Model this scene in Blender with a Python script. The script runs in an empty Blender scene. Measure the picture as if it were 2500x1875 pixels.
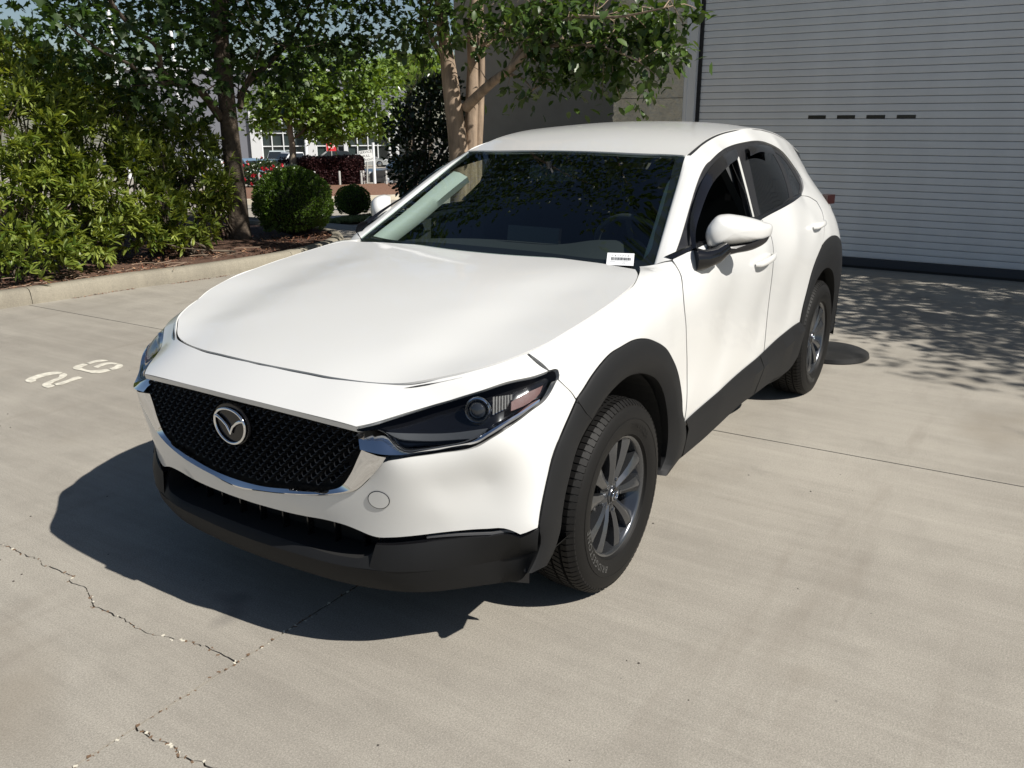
import bpy, math, random
import numpy as np
from mathutils import Matrix, Vector
from mathutils.geometry import delaunay_2d_cdt

# ------------------------------------------------------------------ camera, sky, sun, exposure
SC = bpy.context.scene
COL = SC.collection
cd = bpy.data.cameras.new('camera'); cam = bpy.data.objects.new('camera', cd); COL.objects.link(cam)
cd.sensor_width = 36.0; cd.lens = 29.888; cd.clip_start = 0.05; cd.clip_end = 1500
_yaw, _pit, _rol = 3.7169564, 0.3003863, -0.0024229
_f = Vector((math.cos(_pit)*math.cos(_yaw), math.cos(_pit)*math.sin(_yaw), -math.sin(_pit)))
_r = Vector((math.sin(_yaw), -math.cos(_yaw), 0)); _u = _r.cross(_f)
_r2 = math.cos(_rol)*_r + math.sin(_rol)*_u; _u2 = -math.sin(_rol)*_r + math.cos(_rol)*_u
M4 = Matrix((_r2, _u2, -_f)).transposed().to_4x4(); M4.translation = (2.457464, 2.030247, 1.578674)
cam.matrix_world = M4
SC.camera = cam

W = bpy.data.worlds.new('World'); SC.world = W; W.use_nodes = True
wn = W.node_tree; wn.nodes.clear()
sky = wn.nodes.new('ShaderNodeTexSky'); sky.sky_type = 'NISHITA'; sky.sun_disc = False
sky.sun_elevation = math.radians(46); sky.sun_rotation = math.radians(-2)
sky.air_density = 1.0; sky.dust_density = 0.6; sky.ozone_density = 1.6
bg = wn.nodes.new('ShaderNodeBackground'); bg.inputs['Strength'].default_value = 0.052
wo = wn.nodes.new('ShaderNodeOutputWorld')
wn.links.new(sky.outputs['Color'], bg.inputs['Color']); wn.links.new(bg.outputs['Background'], wo.inputs['Surface'])

sd = bpy.data.lights.new('sun', 'SUN'); sd.energy = 5.0; sd.angle = math.radians(0.53); sd.color = (1.0, 0.955, 0.88)
sun = bpy.data.objects.new('sun', sd); COL.objects.link(sun)
SUN_TO = Vector((-0.035, 1.0, 1.035)).normalized()
sun.rotation_euler = SUN_TO.to_track_quat('Z', 'Y').to_euler()
sun.location = (0, 12, 12)
SC.view_settings.view_transform = 'Standard'; SC.view_settings.look = 'None'
SC.view_settings.exposure = 0.38; SC.view_settings.gamma = 1.0; SC.view_settings.use_curve_mapping = False
SC.cycles.max_bounces = 8; SC.cycles.transparent_max_bounces = 16; SC.cycles.glossy_bounces = 4
SC.cycles.use_denoising = True; SC.cycles.caustics_reflective = False; SC.cycles.caustics_refractive = False

# ------------------------------------------------------------------ materials
def newmat(name):
    m = bpy.data.materials.new(name); m.use_nodes = True
    nt = m.node_tree; nt.nodes.clear()
    o = nt.nodes.new('ShaderNodeOutputMaterial')
    return m, nt, o
def N(nt, t, **kw):
    n = nt.nodes.new(t)
    for k, v in kw.items():
        if k in n.inputs: n.inputs[k].default_value = v
        else: setattr(n, k, v)
    return n
def rgb(c): return (c[0], c[1], c[2], 1.0)
def pbr(name, col, rough=0.5, metal=0.0, coat=0.0, spec=0.5, var=0.0, scale=20.0, bump=0.0, bscale=60.0, coat_rough=0.03, bdist=0.004):
    m, nt, o = newmat(name)
    b = N(nt, 'ShaderNodeBsdfPrincipled')
    b.inputs['Base Color'].default_value = rgb(col); b.inputs['Roughness'].default_value = rough
    b.inputs['Metallic'].default_value = metal; b.inputs['Coat Weight'].default_value = coat
    b.inputs['Coat Roughness'].default_value = coat_rough; b.inputs['Specular IOR Level'].default_value = spec
    nt.links.new(b.outputs[0], o.inputs['Surface'])
    if var > 0 or bump > 0:
        tc = N(nt, 'ShaderNodeTexCoord')
    if var > 0:
        nz = N(nt, 'ShaderNodeTexNoise', Scale=scale, Detail=6.0, Roughness=0.6)
        nt.links.new(tc.outputs['Object'], nz.inputs['Vector'])
        mr = N(nt, 'ShaderNodeMapRange'); mr.inputs['From Min'].default_value = 0.3; mr.inputs['From Max'].default_value = 0.7
        mr.inputs['To Min'].default_value = 1-var; mr.inputs['To Max'].default_value = 1+var
        nt.links.new(nz.outputs['Fac'], mr.inputs['Value'])
        mx = N(nt, 'ShaderNodeVectorMath', operation='SCALE'); mx.inputs[0].default_value = col
        nt.links.new(mr.outputs[0], mx.inputs['Scale']); nt.links.new(mx.outputs[0], b.inputs['Base Color'])
    if bump > 0:
        n2 = N(nt, 'ShaderNodeTexNoise', Scale=bscale, Detail=4.0)
        nt.links.new(tc.outputs['Object'], n2.inputs['Vector'])
        bp = N(nt, 'ShaderNodeBump', Strength=bump, Distance=bdist)
        nt.links.new(n2.outputs['Fac'], bp.inputs['Height']); nt.links.new(bp.outputs[0], b.inputs['Normal'])
    return m
def glassmat(name, tint, refl=0.045, ior=1.5, dark=None):
    """thin sheet: tinted see-through with Fresnel reflection"""
    m, nt, o = newmat(name)
    t = N(nt, 'ShaderNodeBsdfTransparent'); t.inputs['Color'].default_value = rgb(tint)
    g = N(nt, 'ShaderNodeBsdfGlossy', Roughness=0.0); g.inputs['Color'].default_value = (1, 1, 1, 1)
    fr = N(nt, 'ShaderNodeFresnel'); ge = N(nt, 'ShaderNodeNewGeometry')   # same reflectance from both sides of the sheet
    mr = N(nt, 'ShaderNodeMapRange'); mr.inputs['To Min'].default_value = ior; mr.inputs['To Max'].default_value = 1/ior
    nt.links.new(ge.outputs['Backfacing'], mr.inputs['Value']); nt.links.new(mr.outputs[0], fr.inputs['IOR'])
    mx = N(nt, 'ShaderNodeMixShader')
    nt.links.new(fr.outputs[0], mx.inputs['Fac']); nt.links.new(t.outputs[0], mx.inputs[1]); nt.links.new(g.outputs[0], mx.inputs[2])
    nt.links.new(mx.outputs[0], o.inputs['Surface'])
    return m
def leafmat(name, c1, c2, trans=0.25, rough=0.45):
    m, nt, o = newmat(name)
    at = N(nt, 'ShaderNodeAttribute', attribute_name='lv')
    mx = N(nt, 'ShaderNodeMix', data_type='RGBA'); mx.inputs[6].default_value = rgb(c1); mx.inputs[7].default_value = rgb(c2)
    nt.links.new(at.outputs['Fac'], mx.inputs[0])
    b = N(nt, 'ShaderNodeBsdfPrincipled', Roughness=rough); b.inputs['Specular IOR Level'].default_value = 0.5
    nt.links.new(mx.outputs[2], b.inputs['Base Color'])
    tr = N(nt, 'ShaderNodeBsdfTranslucent')
    hs = N(nt, 'ShaderNodeHueSaturation', Hue=0.485, Saturation=1.15, Value=1.5); nt.links.new(mx.outputs[2], hs.inputs['Color'])
    nt.links.new(hs.outputs[0], tr.inputs['Color'])
    ms = N(nt, 'ShaderNodeMixShader'); ms.inputs['Fac'].default_value = trans
    nt.links.new(b.outputs[0], ms.inputs[1]); nt.links.new(tr.outputs[0], ms.inputs[2]); nt.links.new(ms.outputs[0], o.inputs['Surface'])
    return m

# ------------------------------------------------------------------ object helpers
def tag(o, label=None, cat=None, group=None, kind=None):
    if label: o['label'] = label
    if cat: o['category'] = cat
    if group: o['group'] = group
    if kind: o['kind'] = kind
    return o
def par(o, p):
    if p is not None:
        o.parent = p
        o.matrix_parent_inverse = Matrix.Translation(-ABS[p.name]) if p.name in ABS else Matrix.Identity(4)
    return o
ABS = {}
def empty(name, loc=(0, 0, 0), parent=None):
    o = bpy.data.objects.new(name, None); COL.objects.link(o); o.empty_display_size = 0.2
    o.location = loc
    if parent is not None: par(o, parent)
    ABS[o.name] = Vector(loc)
    return o
def mesh_obj(name, v, f, mat, parent=None, smooth=None, normals=None, mats=None, midx=None):
    me = bpy.data.meshes.new(name)
    me.from_pydata([tuple(map(float, p)) for p in v], [], [tuple(map(int, q)) for q in f])
    for mm in (mats or [mat]): me.materials.append(mm)
    if midx is not None: me.polygons.foreach_set('material_index', np.asarray(midx, dtype=np.int32))
    if smooth is not None:
        me.polygons.foreach_set('use_smooth', np.ones(len(me.polygons), dtype=bool))
        if smooth < 179: me.set_sharp_from_angle(angle=math.radians(smooth))
    if normals is not None:
        me.polygons.foreach_set('use_smooth', np.ones(len(me.polygons), dtype=bool))
        me.normals_split_custom_set_from_vertices([tuple(n) for n in normals])
    me.update()
    o = bpy.data.objects.new(name, me); COL.objects.link(o)
    par(o, parent)
    return o
def inst(o, parent=None, mat4=None):
    c = o.copy(); COL.objects.link(c)
    if parent is not None: par(c, parent)
    if mat4 is not None: c.matrix_basis = mat4
    return c
class MB:
    """collects simple solids into one mesh"""
    def __init__(s): s.v = []; s.f = []; s.m = []; s.cm = 0
    def add(s, v, f):
        n = len(s.v); s.v += [tuple(p) for p in v]; s.f += [tuple(i+n for i in q) for q in f]; s.m += [s.cm]*len(f); return s
    def box(s, a, b):
        x0, y0, z0 = a; x1, y1, z1 = b
        return s.add([(x0,y0,z0),(x1,y0,z0),(x1,y1,z0),(x0,y1,z0),(x0,y0,z1),(x1,y0,z1),(x1,y1,z1),(x0,y1,z1)],
                     [(3,2,1,0),(4,5,6,7),(0,1,5,4),(1,2,6,5),(2,3,7,6),(3,0,4,7)])
    def obox(s, c, ax, ay, az):
        c, ax, ay, az = map(np.array, (c, ax, ay, az))
        P = [c+i*ax+j*ay+k*az for k in (-1, 1) for (i, j) in ((-1,-1),(1,-1),(1,1),(-1,1))]
        return s.add(P, [(3,2,1,0),(4,5,6,7),(0,1,5,4),(1,2,6,5),(2,3,7,6),(3,0,4,7)])
    def tube(s, pts, rad, seg=8, cap=True):
        pts = np.array(pts, float); n = len(pts); rad = np.broadcast_to(rad, (n,))
        t = np.gradient(pts, axis=0); t /= np.linalg.norm(t, axis=1)[:, None]+1e-12
        ref = np.array([0, 0, 1.]) if abs(t[0][2]) < .9 else np.array([1., 0, 0])
        V = []; u = np.cross(t[0], ref); u /= np.linalg.norm(u)
        for i in range(n):
            u = u-t[i]*(u@t[i]); u /= np.linalg.norm(u); w = np.cross(t[i], u)
            for k in range(seg):
                a = 2*math.pi*k/seg; V.append(pts[i]+rad[i]*(math.cos(a)*u+math.sin(a)*w))
        F = [(i*seg+k, i*seg+(k+1) % seg, (i+1)*seg+(k+1) % seg, (i+1)*seg+k) for i in range(n-1) for k in range(seg)]
        if cap: F += [tuple(range(seg))[::-1], tuple((n-1)*seg+k for k in range(seg))]
        return s.add(V, F)
    def prism(s, poly, h0, h1, frame=None):
        """poly: 2-D outline; frame(x,y,h)->3-D"""
        fr = frame or (lambda x, y, h: (x, y, h)); n = len(poly)
        V = [fr(x, y, h0) for x, y in poly]+[fr(x, y, h1) for x, y in poly]
        F = [tuple(range(n))[::-1], tuple(range(n, 2*n))]+[(i, (i+1) % n, n+(i+1) % n, n+i) for i in range(n)]
        return s.add(V, F)
    def lathe(s, prof, seg=48, ax='z', c=(0, 0, 0), closed=False):
        """prof: (radius, height)"""
        V = []; F = []; n = len(prof)
        for k in range(seg):
            a = 2*math.pi*k/seg; ca, sa = math.cos(a), math.sin(a)
            for r, h in prof:
                p = (r*ca, r*sa, h) if ax == 'z' else (r*ca, h, r*sa) if ax == 'y' else (h, r*ca, r*sa)
                V.append((p[0]+c[0], p[1]+c[1], p[2]+c[2]))
        for k in range(seg):
            k2 = (k+1) % seg
            for i in range(n-1 if not closed else n):
                j = (i+1) % n
                q = (k*n+i, k2*n+i, k2*n+j, k*n+j)
                F.append(q if ax != 'y' else q[::-1])
        return s.add(V, F)
    def build(s, name, mat, parent=None, smooth=None, mats=None):
        return mesh_obj(name, s.v, s.f, mat, parent, smooth, mats=mats, midx=s.m if mats else None)
def unit(v):
    v = np.array(v, float); return v/(np.linalg.norm(v)+1e-12)
def textmesh(txt, size, extrude=0.0, align='CENTER', space=1.0):
    cu = bpy.data.curves.new('lettering', 'FONT'); cu.body = txt; cu.size = size; cu.extrude = extrude
    cu.align_x = align; cu.align_y = 'CENTER'; cu.space_character = space; cu.resolution_u = 3
    ob = bpy.data.objects.new('lettering', cu); COL.objects.link(ob)
    bpy.context.view_layer.update()
    dg = bpy.context.evaluated_depsgraph_get()
    me = bpy.data.meshes.new_from_object(ob.evaluated_get(dg))
    v = np.array([p.co[:] for p in me.vertices]); f = [tuple(p.vertices) for p in me.polygons]
    bpy.data.objects.remove(ob); bpy.data.curves.remove(cu); bpy.data.meshes.remove(me)
    return v, f

# ---- curves and surfaces
def catmull(P, step=0.02, closed=False, corner=38.0, n=None):
    """smooth resampling of a polyline, keeping sharp corners"""
    P = np.array(P, float); m = len(P)
    if closed: P = np.vstack([P, P[:1]]); 
    L = len(P); sharp = [False]*L
    for i in range(L):
        if closed: a, b = P[(i-1) % m], P[(i+1) % m]
        elif i in (0, L-1): sharp[i] = True; continue
        else: a, b = P[i-1], P[i+1]
        d1, d2 = unit(P[i]-a), unit(b-P[i])
        if math.degrees(math.acos(max(-1, min(1, float(d1@d2))))) > corner: sharp[i] = True
    out = []
    for i in range(L-1):
        p1, p2 = P[i], P[i+1]
        p0 = P[(i-1) % m] if (closed or i > 0) else p1
        p3 = P[(i+2) % m] if (closed and i+2 > L-1) else (P[i+2] if i+2 < L else p2)
        if closed and i == 0: p0 = P[m-1]
        if closed and i+1 == m: p3 = P[1]
        d = np.linalg.norm(p2-p1)
        l0 = max(np.linalg.norm(p1-p0), 1e-9); l2 = max(np.linalg.norm(p3-p2), 1e-9)
        t1 = (p2-p1) if sharp[i] else d*((p1-p0)/l0*d+(p2-p1)/max(d, 1e-9)*l0)/(l0+d)
        t2 = (p2-p1) if sharp[i+1] else d*((p2-p1)/max(d, 1e-9)*l2+(p3-p2)/l2*d)/(l2+d)
        k = max(1, int(round(d/step)))
        for j in range(k):
            t = j/k; out.append((2*t**3-3*t*t+1)*p1+(t**3-2*t*t+t)*t1+(-2*t**3+3*t*t)*p2+(t**3-t*t)*t2)
    if not closed: out.append(P[-1])
    out = np.array(out)
    if n: out = resample(out, n)
    return out
def resample(P, n):
    P = np.array(P, float); d = np.r_[0, np.cumsum(np.linalg.norm(np.diff(P, axis=0), axis=1))]
    t = np.linspace(0, d[-1], n)
    return np.stack([np.interp(t, d, P[:, k]) for k in range(P.shape[1])], 1)
class Surf:
    """smooth body surface: thin plate spline height field over a plane or a cylinder"""
    def __init__(s, kind, pts, reg=0.0, sym=False):
        s.kind = kind; P = np.array(pts, float)
        if sym: P = np.vstack([P, P[np.abs(P[:, 1]) > 1e-6]*[1, -1, 1]])
        q = s.to(P); s.c = q[:, :2].copy(); h = q[:, 2]; n = len(h)
        A = np.zeros((n+3, n+3)); A[:n, :n] = s._k(s.c, s.c)+reg*np.eye(n); A[:n, n] = 1; A[:n, n+1:] = s.c; A[n, :n] = 1; A[n+1:, :n] = s.c.T
        s.w = np.linalg.solve(A, np.r_[h, 0, 0, 0])
    @staticmethod
    def _k(a, b):
        r2 = ((a[:, None]-b[None])**2).sum(2); return .5*r2*np.log(r2+1e-12)
    def to(s, P):
        P = np.atleast_2d(P)
        if s.kind == 'cyl': x = P[:, 0]-.1; return np.c_[.88*np.arctan2(P[:, 1], x), P[:, 2], np.hypot(x, P[:, 1])]
        if s.kind == 'side': return np.c_[P[:, 0], -.5*P[:, 1]+.8660254*P[:, 2], .8660254*P[:, 1]+.5*P[:, 2]]
        if s.kind == 'glass': return np.c_[P[:, 1], -.8660254*P[:, 0]+.5*P[:, 2], .5*P[:, 0]+.8660254*P[:, 2]]
        return P.copy()
    def fr(s, q):
        if s.kind == 'cyl': t = q[:, 0]/.88; return np.c_[.1+q[:, 2]*np.cos(t), q[:, 2]*np.sin(t), q[:, 1]]
        if s.kind == 'side': return np.c_[q[:, 0], -.5*q[:, 1]+.8660254*q[:, 2], .8660254*q[:, 1]+.5*q[:, 2]]
        if s.kind == 'glass': return np.c_[-.8660254*q[:, 1]+.5*q[:, 2], q[:, 0], .5*q[:, 1]+.8660254*q[:, 2]]
        return q.copy()
    def h(s, uv): n = len(s.c); return s._k(uv, s.c)@s.w[:n]+s.w[n]+uv@s.w[n+1:]
    def P(s, uv, off=0.):
        uv = np.atleast_2d(uv); p = s.fr(np.c_[uv, s.h(uv)])
        return p+s.N(uv)*np.reshape(off, (-1, 1)) if np.any(off) else p
    def N(s, uv):
        uv = np.atleast_2d(uv); e = 2e-3
        a = s.P(uv+[e, 0])-s.P(uv-[e, 0]); b = s.P(uv+[0, e])-s.P(uv-[0, e]); n = np.cross(a, b); n /= np.linalg.norm(n, axis=1)[:, None]
        return -n if s.kind == 'side' and n[0][1] < 0 else n
    def off(s, P3, d):
        uv = s.to(P3)[:, :2]; return s.P(uv, np.broadcast_to(d, (len(uv),)))
def inside(pt, poly):
    x, y = pt[:, 0], pt[:, 1]; r = np.zeros(len(pt), bool); n = len(poly)
    for i in range(n):
        x1, y1 = poly[i]; x2, y2 = poly[(i+1) % n]
        if y1 == y2: continue
        c = (y1 > y) != (y2 > y); r ^= c & (x < (x2-x1)*(y-y1)/(y2-y1)+x1)
    return r
def dist_poly(pt, poly):
    d = np.full(len(pt), 1e9)
    for i in range(len(poly)):
        a = poly[i]; b = poly[(i+1) % len(poly)]; ab = b-a; l = ab@ab+1e-15
        t = np.clip(((pt-a)@ab)/l, 0, 1); d = np.minimum(d, np.linalg.norm(pt-a-t[:, None]*ab, axis=1))
    return d
def area2(p): x, y = p[:, 0], p[:, 1]; return .5*np.sum(x*np.roll(y, -1)-np.roll(x, -1)*y)
def shrink(p, d):
    if area2(p) < 0: p = p[::-1]
    e = np.roll(p, -1, 0)-p; e /= np.linalg.norm(e, axis=1)[:, None]+1e-12
    nrm = np.c_[-e[:, 1], e[:, 0]]; pm = np.roll(nrm, 1, 0); b = nrm+pm; l = np.linalg.norm(b, axis=1); b /= l[:, None]+1e-9
    k = np.clip(1/np.maximum((b*nrm).sum(1), .5), 1, 1.8)
    return p+b*(d*k)[:, None]
def cdt_fill(outer, holes=(), spacing=0.03):
    loops = [outer]+list(holes); pts = []; edges = []
    for L in loops:
        n0 = len(pts); pts += [tuple(p) for p in L]; edges += [(n0+i, n0+(i+1) % len(L)) for i in range(len(L))]
    nb = len(pts); lo = outer.min(0); hi = outer.max(0)
    gx = np.arange(lo[0], hi[0], spacing); gy = np.arange(lo[1], hi[1], spacing*.87)
    if len(gx) and len(gy):
        G = np.array([(x+(j % 2)*spacing*.5, y) for j, y in enumerate(gy) for x in gx])
        k = inside(G, outer) & (dist_poly(G, outer) > spacing*.55)
        for h in holes: k &= ~inside(G, h) & (dist_poly(G, h) > spacing*.55)
        pts += [tuple(p) for p in G[k]]
    r = delaunay_2d_cdt([Vector(p) for p in pts], edges, [], 0, 1e-7)
    V = np.array([tuple(p) for p in r[0]]); F = [tuple(t) for t in r[2] if len(t) == 3]
    c = np.array([V[list(t)].mean(0) for t in F]); k = inside(c, outer)
    for h in holes: k &= ~inside(c, h)
    F = [t for t, q in zip(F, k) if q]
    F = [t if area2(V[list(t)]) > 0 else t[::-1] for t in F]
    return V, F
def panel_geo(S, outline, holes=(), spacing=.03, flange=.018, gap=.002, off=0., step=.02, corner=38., uv_in=False, smooth=True):
    """trimmed sheet on surface S with a turned-in edge"""
    def prep(o, g):
        q = np.array(o, float) if uv_in else S.to(np.array(o, float))[:, :2]
        if smooth: q = catmull(q, step, True, corner)
        k = np.r_[True, np.linalg.norm(np.diff(q, axis=0), axis=1) > 1e-5]; q = q[k]
        return shrink(q, g) if g else (q if area2(q) > 0 else q[::-1])
    O = prep(outline, gap); H = [prep(h, 0) for h in holes]
    V, F = cdt_fill(O, H, spacing)
    P = S.P(V, off); Nn = S.N(V)
    if Nn[:, 0].mean()+Nn[:, 1].mean()+Nn[:, 2].mean() < 0: Nn = -Nn
    t = F[0]; 
    sgn = np.mean([np.sign(np.cross(P[t[1]]-P[t[0]], P[t[2]]-P[t[0]])@Nn[t[0]]) for t in F[:50]])
    if sgn < 0: F = [t[::-1] for t in F]
    verts = P; norms = Nn
    if flange:
        for L in [O]+H:
            n0 = len(verts); n = len(L); top = S.P(L, off); nn = S.N(L); 
            if (nn*Nn.mean(0)).sum() < 0: nn = -nn
            low = top-nn*flange; e = np.roll(top, -1, 0)-np.roll(top, 1, 0); side = np.cross(e, nn); side /= np.linalg.norm(side, axis=1)[:, None]+1e-12
            verts = np.vstack([verts, top, low]); norms = np.vstack([norms, side, side])
            F = F+[(n0+i, n0+n+i, n0+n+(i+1) % n, n0+(i+1) % n) for i in range(n)]
    return verts, F, norms
def mirror_geo(v, f, n=None):
    v = np.array(v)*[1, -1, 1]; f = [tuple(q)[::-1] for q in f]
    return (v, f) if n is None else (v, f, np.array(n)*[1, -1, 1])
def loft(rows, n=48, close=False):
    R = [np.array(r, float) if len(r) == n else catmull(r, .01, n=n) for r in rows]
    V = np.vstack(R); F = []
    for i in range(len(R)-1):
        for j in range(n-1 if not close else n):
            k = (j+1) % n; F.append((i*n+j, i*n+k, (i+1)*n+k, (i+1)*n+j))
    return V, F

# ================================================================== GROUND
rng = np.random.default_rng(7); random.seed(7)
def concrete(name, c1, c2, broom=(1, 0), dark=.0):
    m, nt, o = newmat(name)
    b = N(nt, 'ShaderNodeBsdfPrincipled', Roughness=.88); b.inputs['Specular IOR Level'].default_value = .3
    tc = N(nt, 'ShaderNodeTexCoord'); co = tc.outputs['Object']
    def noise(sc, det=5, rough=.6, vec=None):
        n = N(nt, 'ShaderNodeTexNoise', Scale=sc, Detail=det, Roughness=rough); nt.links.new(vec or co, n.inputs['Vector']); return n.outputs['Fac']
    def ramp(v, a, bb, lo=0., hi=1.):
        r = N(nt, 'ShaderNodeMapRange'); r.inputs['From Min'].default_value = a; r.inputs['From Max'].default_value = bb
        r.inputs['To Min'].default_value = lo; r.inputs['To Max'].default_value = hi; nt.links.new(v, r.inputs['Value']); return r.outputs[0]
    def mix(f, a, c, mode='MIX'):
        x = N(nt, 'ShaderNodeMix', data_type='RGBA', blend_type=mode)
        for s, k in ((f, 0), (a, 6), (c, 7)):
            if isinstance(s, tuple): x.inputs[k].default_value = rgb(s)
            elif isinstance(s, float): x.inputs[k].default_value = s
            else: nt.links.new(s, x.inputs[k])
        return x.outputs[2]
    st = N(nt, 'ShaderNodeMapping'); st.inputs['Scale'].default_value = (6.0, .7, 1); nt.links.new(co, st.inputs['Vector'])
    st2 = N(nt, 'ShaderNodeMapping'); st2.inputs['Scale'].default_value = (26.0, 1.2, 1); nt.links.new(co, st2.inputs['Vector'])
    big = ramp(noise(.55, 4), .35, .68); c = mix(big, c1, c2)
    c = mix(ramp(noise(2.3, 7, .7), .46, .72, 0, .55), c, tuple(x*.72 for x in c1))
    c = mix(ramp(noise(1.0, 7, .7, st.outputs[0]), .42, .72, 0, .42), c, tuple(min(1, x*1.22) for x in c2))
    c = mix(ramp(noise(1.3, 4, .6, st2.outputs[0]), .4, .75, 0, .22), c, tuple(x*.75 for x in c1))
    c = mix(ramp(noise(170, 3, .75), .42, .62, 0, .5), c, tuple(x*.55 for x in c1))
    c = mix(ramp(noise(240, 3, .75), .50, .68, 0, .5), c, tuple(min(1, x*1.4) for x in c2))
    wv = N(nt, 'ShaderNodeTexVoronoi', Scale=5.5); wv.feature = 'F1'; nt.links.new(co, wv.inputs['Vector'])
    c = mix(ramp(wv.outputs['Distance'], .03, .012, 0, .55), c, (.07, .065, .06))
    w2 = N(nt, 'ShaderNodeTexVoronoi', Scale=1.1); nt.links.new(co, w2.inputs['Vector'])
    c = mix(ramp(w2.outputs['Distance'], .055, .02, 0, .5), c, (.10, .095, .09))
    c = mix(ramp(noise(.9, 3, .5), .60, .72, 0, .45), c, (.20, .17, .13))
    st3 = N(nt, 'ShaderNodeMapping'); st3.inputs['Scale'].default_value = (.5, 3.2, 1); st3.inputs['Rotation'].default_value = (0, 0, -.25); st3.inputs['Location'].default_value = (3, 1, 0); nt.links.new(co, st3.inputs['Vector'])
    c = mix(ramp(noise(.8, 5, .65, st3.outputs[0]), .56, .70, 0, .38), c, (.19, .165, .135))
    c = mix(ramp(noise(1.7, 3, .5), .68, .74, 0, .5), c, (.13, .12, .11))
    sc = N(nt, 'ShaderNodeMapping'); sc.inputs['Scale'].default_value = (3, 14, 1); sc.inputs['Rotation'].default_value = (0, 0, .5); nt.links.new(co, sc.inputs['Vector'])
    c = mix(ramp(noise(3.2, 8, .8, sc.outputs[0]), .67, .73, 0, .6), c, tuple(min(1, x*1.7) for x in c2))
    nt.links.new(c, b.inputs['Base Color'])
    bp = N(nt, 'ShaderNodeBump', Strength=.35, Distance=.003); nt.links.new(noise(260, 3, .7), bp.inputs['Height'])
    bp2 = N(nt, 'ShaderNodeBump', Strength=.25, Distance=.004); nt.links.new(noise(1.6, 6, .7, st2.outputs[0]), bp2.inputs['Height']); nt.links.new(bp.outputs[0], bp2.inputs['Normal'])
    nt.links.new(bp2.outputs[0], b.inputs['Normal']); nt.links.new(b.outputs[0], o.inputs['Surface'])
    return m
CONC = concrete('driveway concrete', (.262, .240, .206), (.385, .358, .308))
CONC2 = concrete('old kerb concrete', (.205, .185, .148), (.33, .30, .235))
ROADC = concrete('far drive concrete', (.33, .30, .25), (.42, .38, .32))
dirt = pbr('joint dirt', (.075, .058, .042), .95, var=.6, scale=45)
soil = pbr('earth', (.10, .07, .05), .95, var=.4, scale=8)
gnd = mesh_obj('ground', [(-400, -400, -8), (400, -400, -8), (400, 400, -8), (-400, 400, -8)], [(0, 1, 2, 3)], pbr('far ground', (.20, .185, .16), .95, var=.25, scale=.2)); tag(gnd, kind='structure')
drv = mesh_obj('driveway', [(-7.63, -14.4, -.0075), (60, -14.4, -.0075), (60, 60, -.0075), (-7.63, 60, -.0075)], [(0, 1, 2, 3)], dirt); tag(drv, kind='structure')
def jag(P, amp=.006, sub=5):
    P = np.array(P, float); out = []
    for a, b_ in zip(P[:-1], P[1:]):
        for k in range(sub):
            t = k/sub; out.append(a+(b_-a)*t+rng.normal(0, amp, 2)*(k > 0))
    out.append(P[-1]); return np.array(out)
J2 = lambda y: -1.675-.0318*(y-.11)-.006
ck1 = jag([(1.046, .1065), (1.043, .011), (1.05, -.053), (1.06, -.125), (1.08, -.196), (1.099, -.259), (1.095, -.333), (1.091, -.41), (1.093, -.492), (1.096, -.563), (1.075, -.62), (1.045, -.684), (1.049, -.781), (1.023, -.825), (1.028, -.919), (1.036, -.991), (1.019, -1.036), (1.033, -1.094), (1.03, -1.152), (1.027, -1.237), (1.038, -1.278), (1.02, -1.6), (1.09, -2.1), (1.02, -2.7), (1.1, -3.4), (1.04, -4.2), (1.1, -5.0), (1.05, -7.2)], .004)
ck2 = jag([(1.391, .1135), (1.386, .165), (1.396, .188), (1.382, .233), (1.383, .276), (1.397, .299), (1.385, .353), (1.372, .422), (1.39, .6), (1.36, .9), (1.42, 1.4), (1.38, 2.2), (1.45, 3.4), (1.4, 5.0)], .004)
def slab(poly, label=None):
    m = MB(); poly = np.array(poly)
    if area2(poly) < 0: poly = poly[::-1]
    m.prism([tuple(p) for p in poly], -.028, 0.0)
    o = m.build('concrete_slab', CONC, drv); o.matrix_parent_inverse = Matrix.Identity(4); return o
g = .0042; w1 = rng.normal(0, .0006, len(ck1)); 
def cw(ck): # crack half-width, wider in places
    n = len(ck); return (.0014+.0018*np.abs(np.convolve(rng.normal(0, 1, n), np.ones(5)/5, 'same')))
h1, h2 = cw(ck1), cw(ck2)
slab([(J2(-7.2)+g, -7.2)]+[(x-h, y) for (x, y), h in zip(ck1[::-1], h1[::-1])][0:-1]+[(1.042, .11-g), (J2(.11)+g, .11-g)])
slab([(x+h, y) for (x, y), h in zip(ck1, h1)][1:]+[(4.6-g, -7.2), (4.6-g, .11-g), (1.050, .11-g)])
slab([(J2(.11)+g, .11+g)]+[(1.388, .11+g)]+[(x-h, y) for (x, y), h in zip(ck2, h2)][1:]+[(J2(5.0)+g, 5.0)])
slab([(1.395, .11+g), (4.6-g, .11+g), (4.6-g, 5.0)]+[(x+h, y) for (x, y), h in zip(ck2[::-1], h2[::-1])][:-1])
slab([(J2(-9)-g, -9), (J2(5)-g, 5.0), (-7.62, 5.0), (-7.62, -9)])
for a, c, e, q in ((4.6+g, -9, 14, 5-g), (-7.62, 5+g, 14, 15.5), (14+g, -9, 40, 15.5), (-7.62, 15.5+g, 40, 50)): slab([(a, c), (e, c), (e, q), (a, q)])
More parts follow.
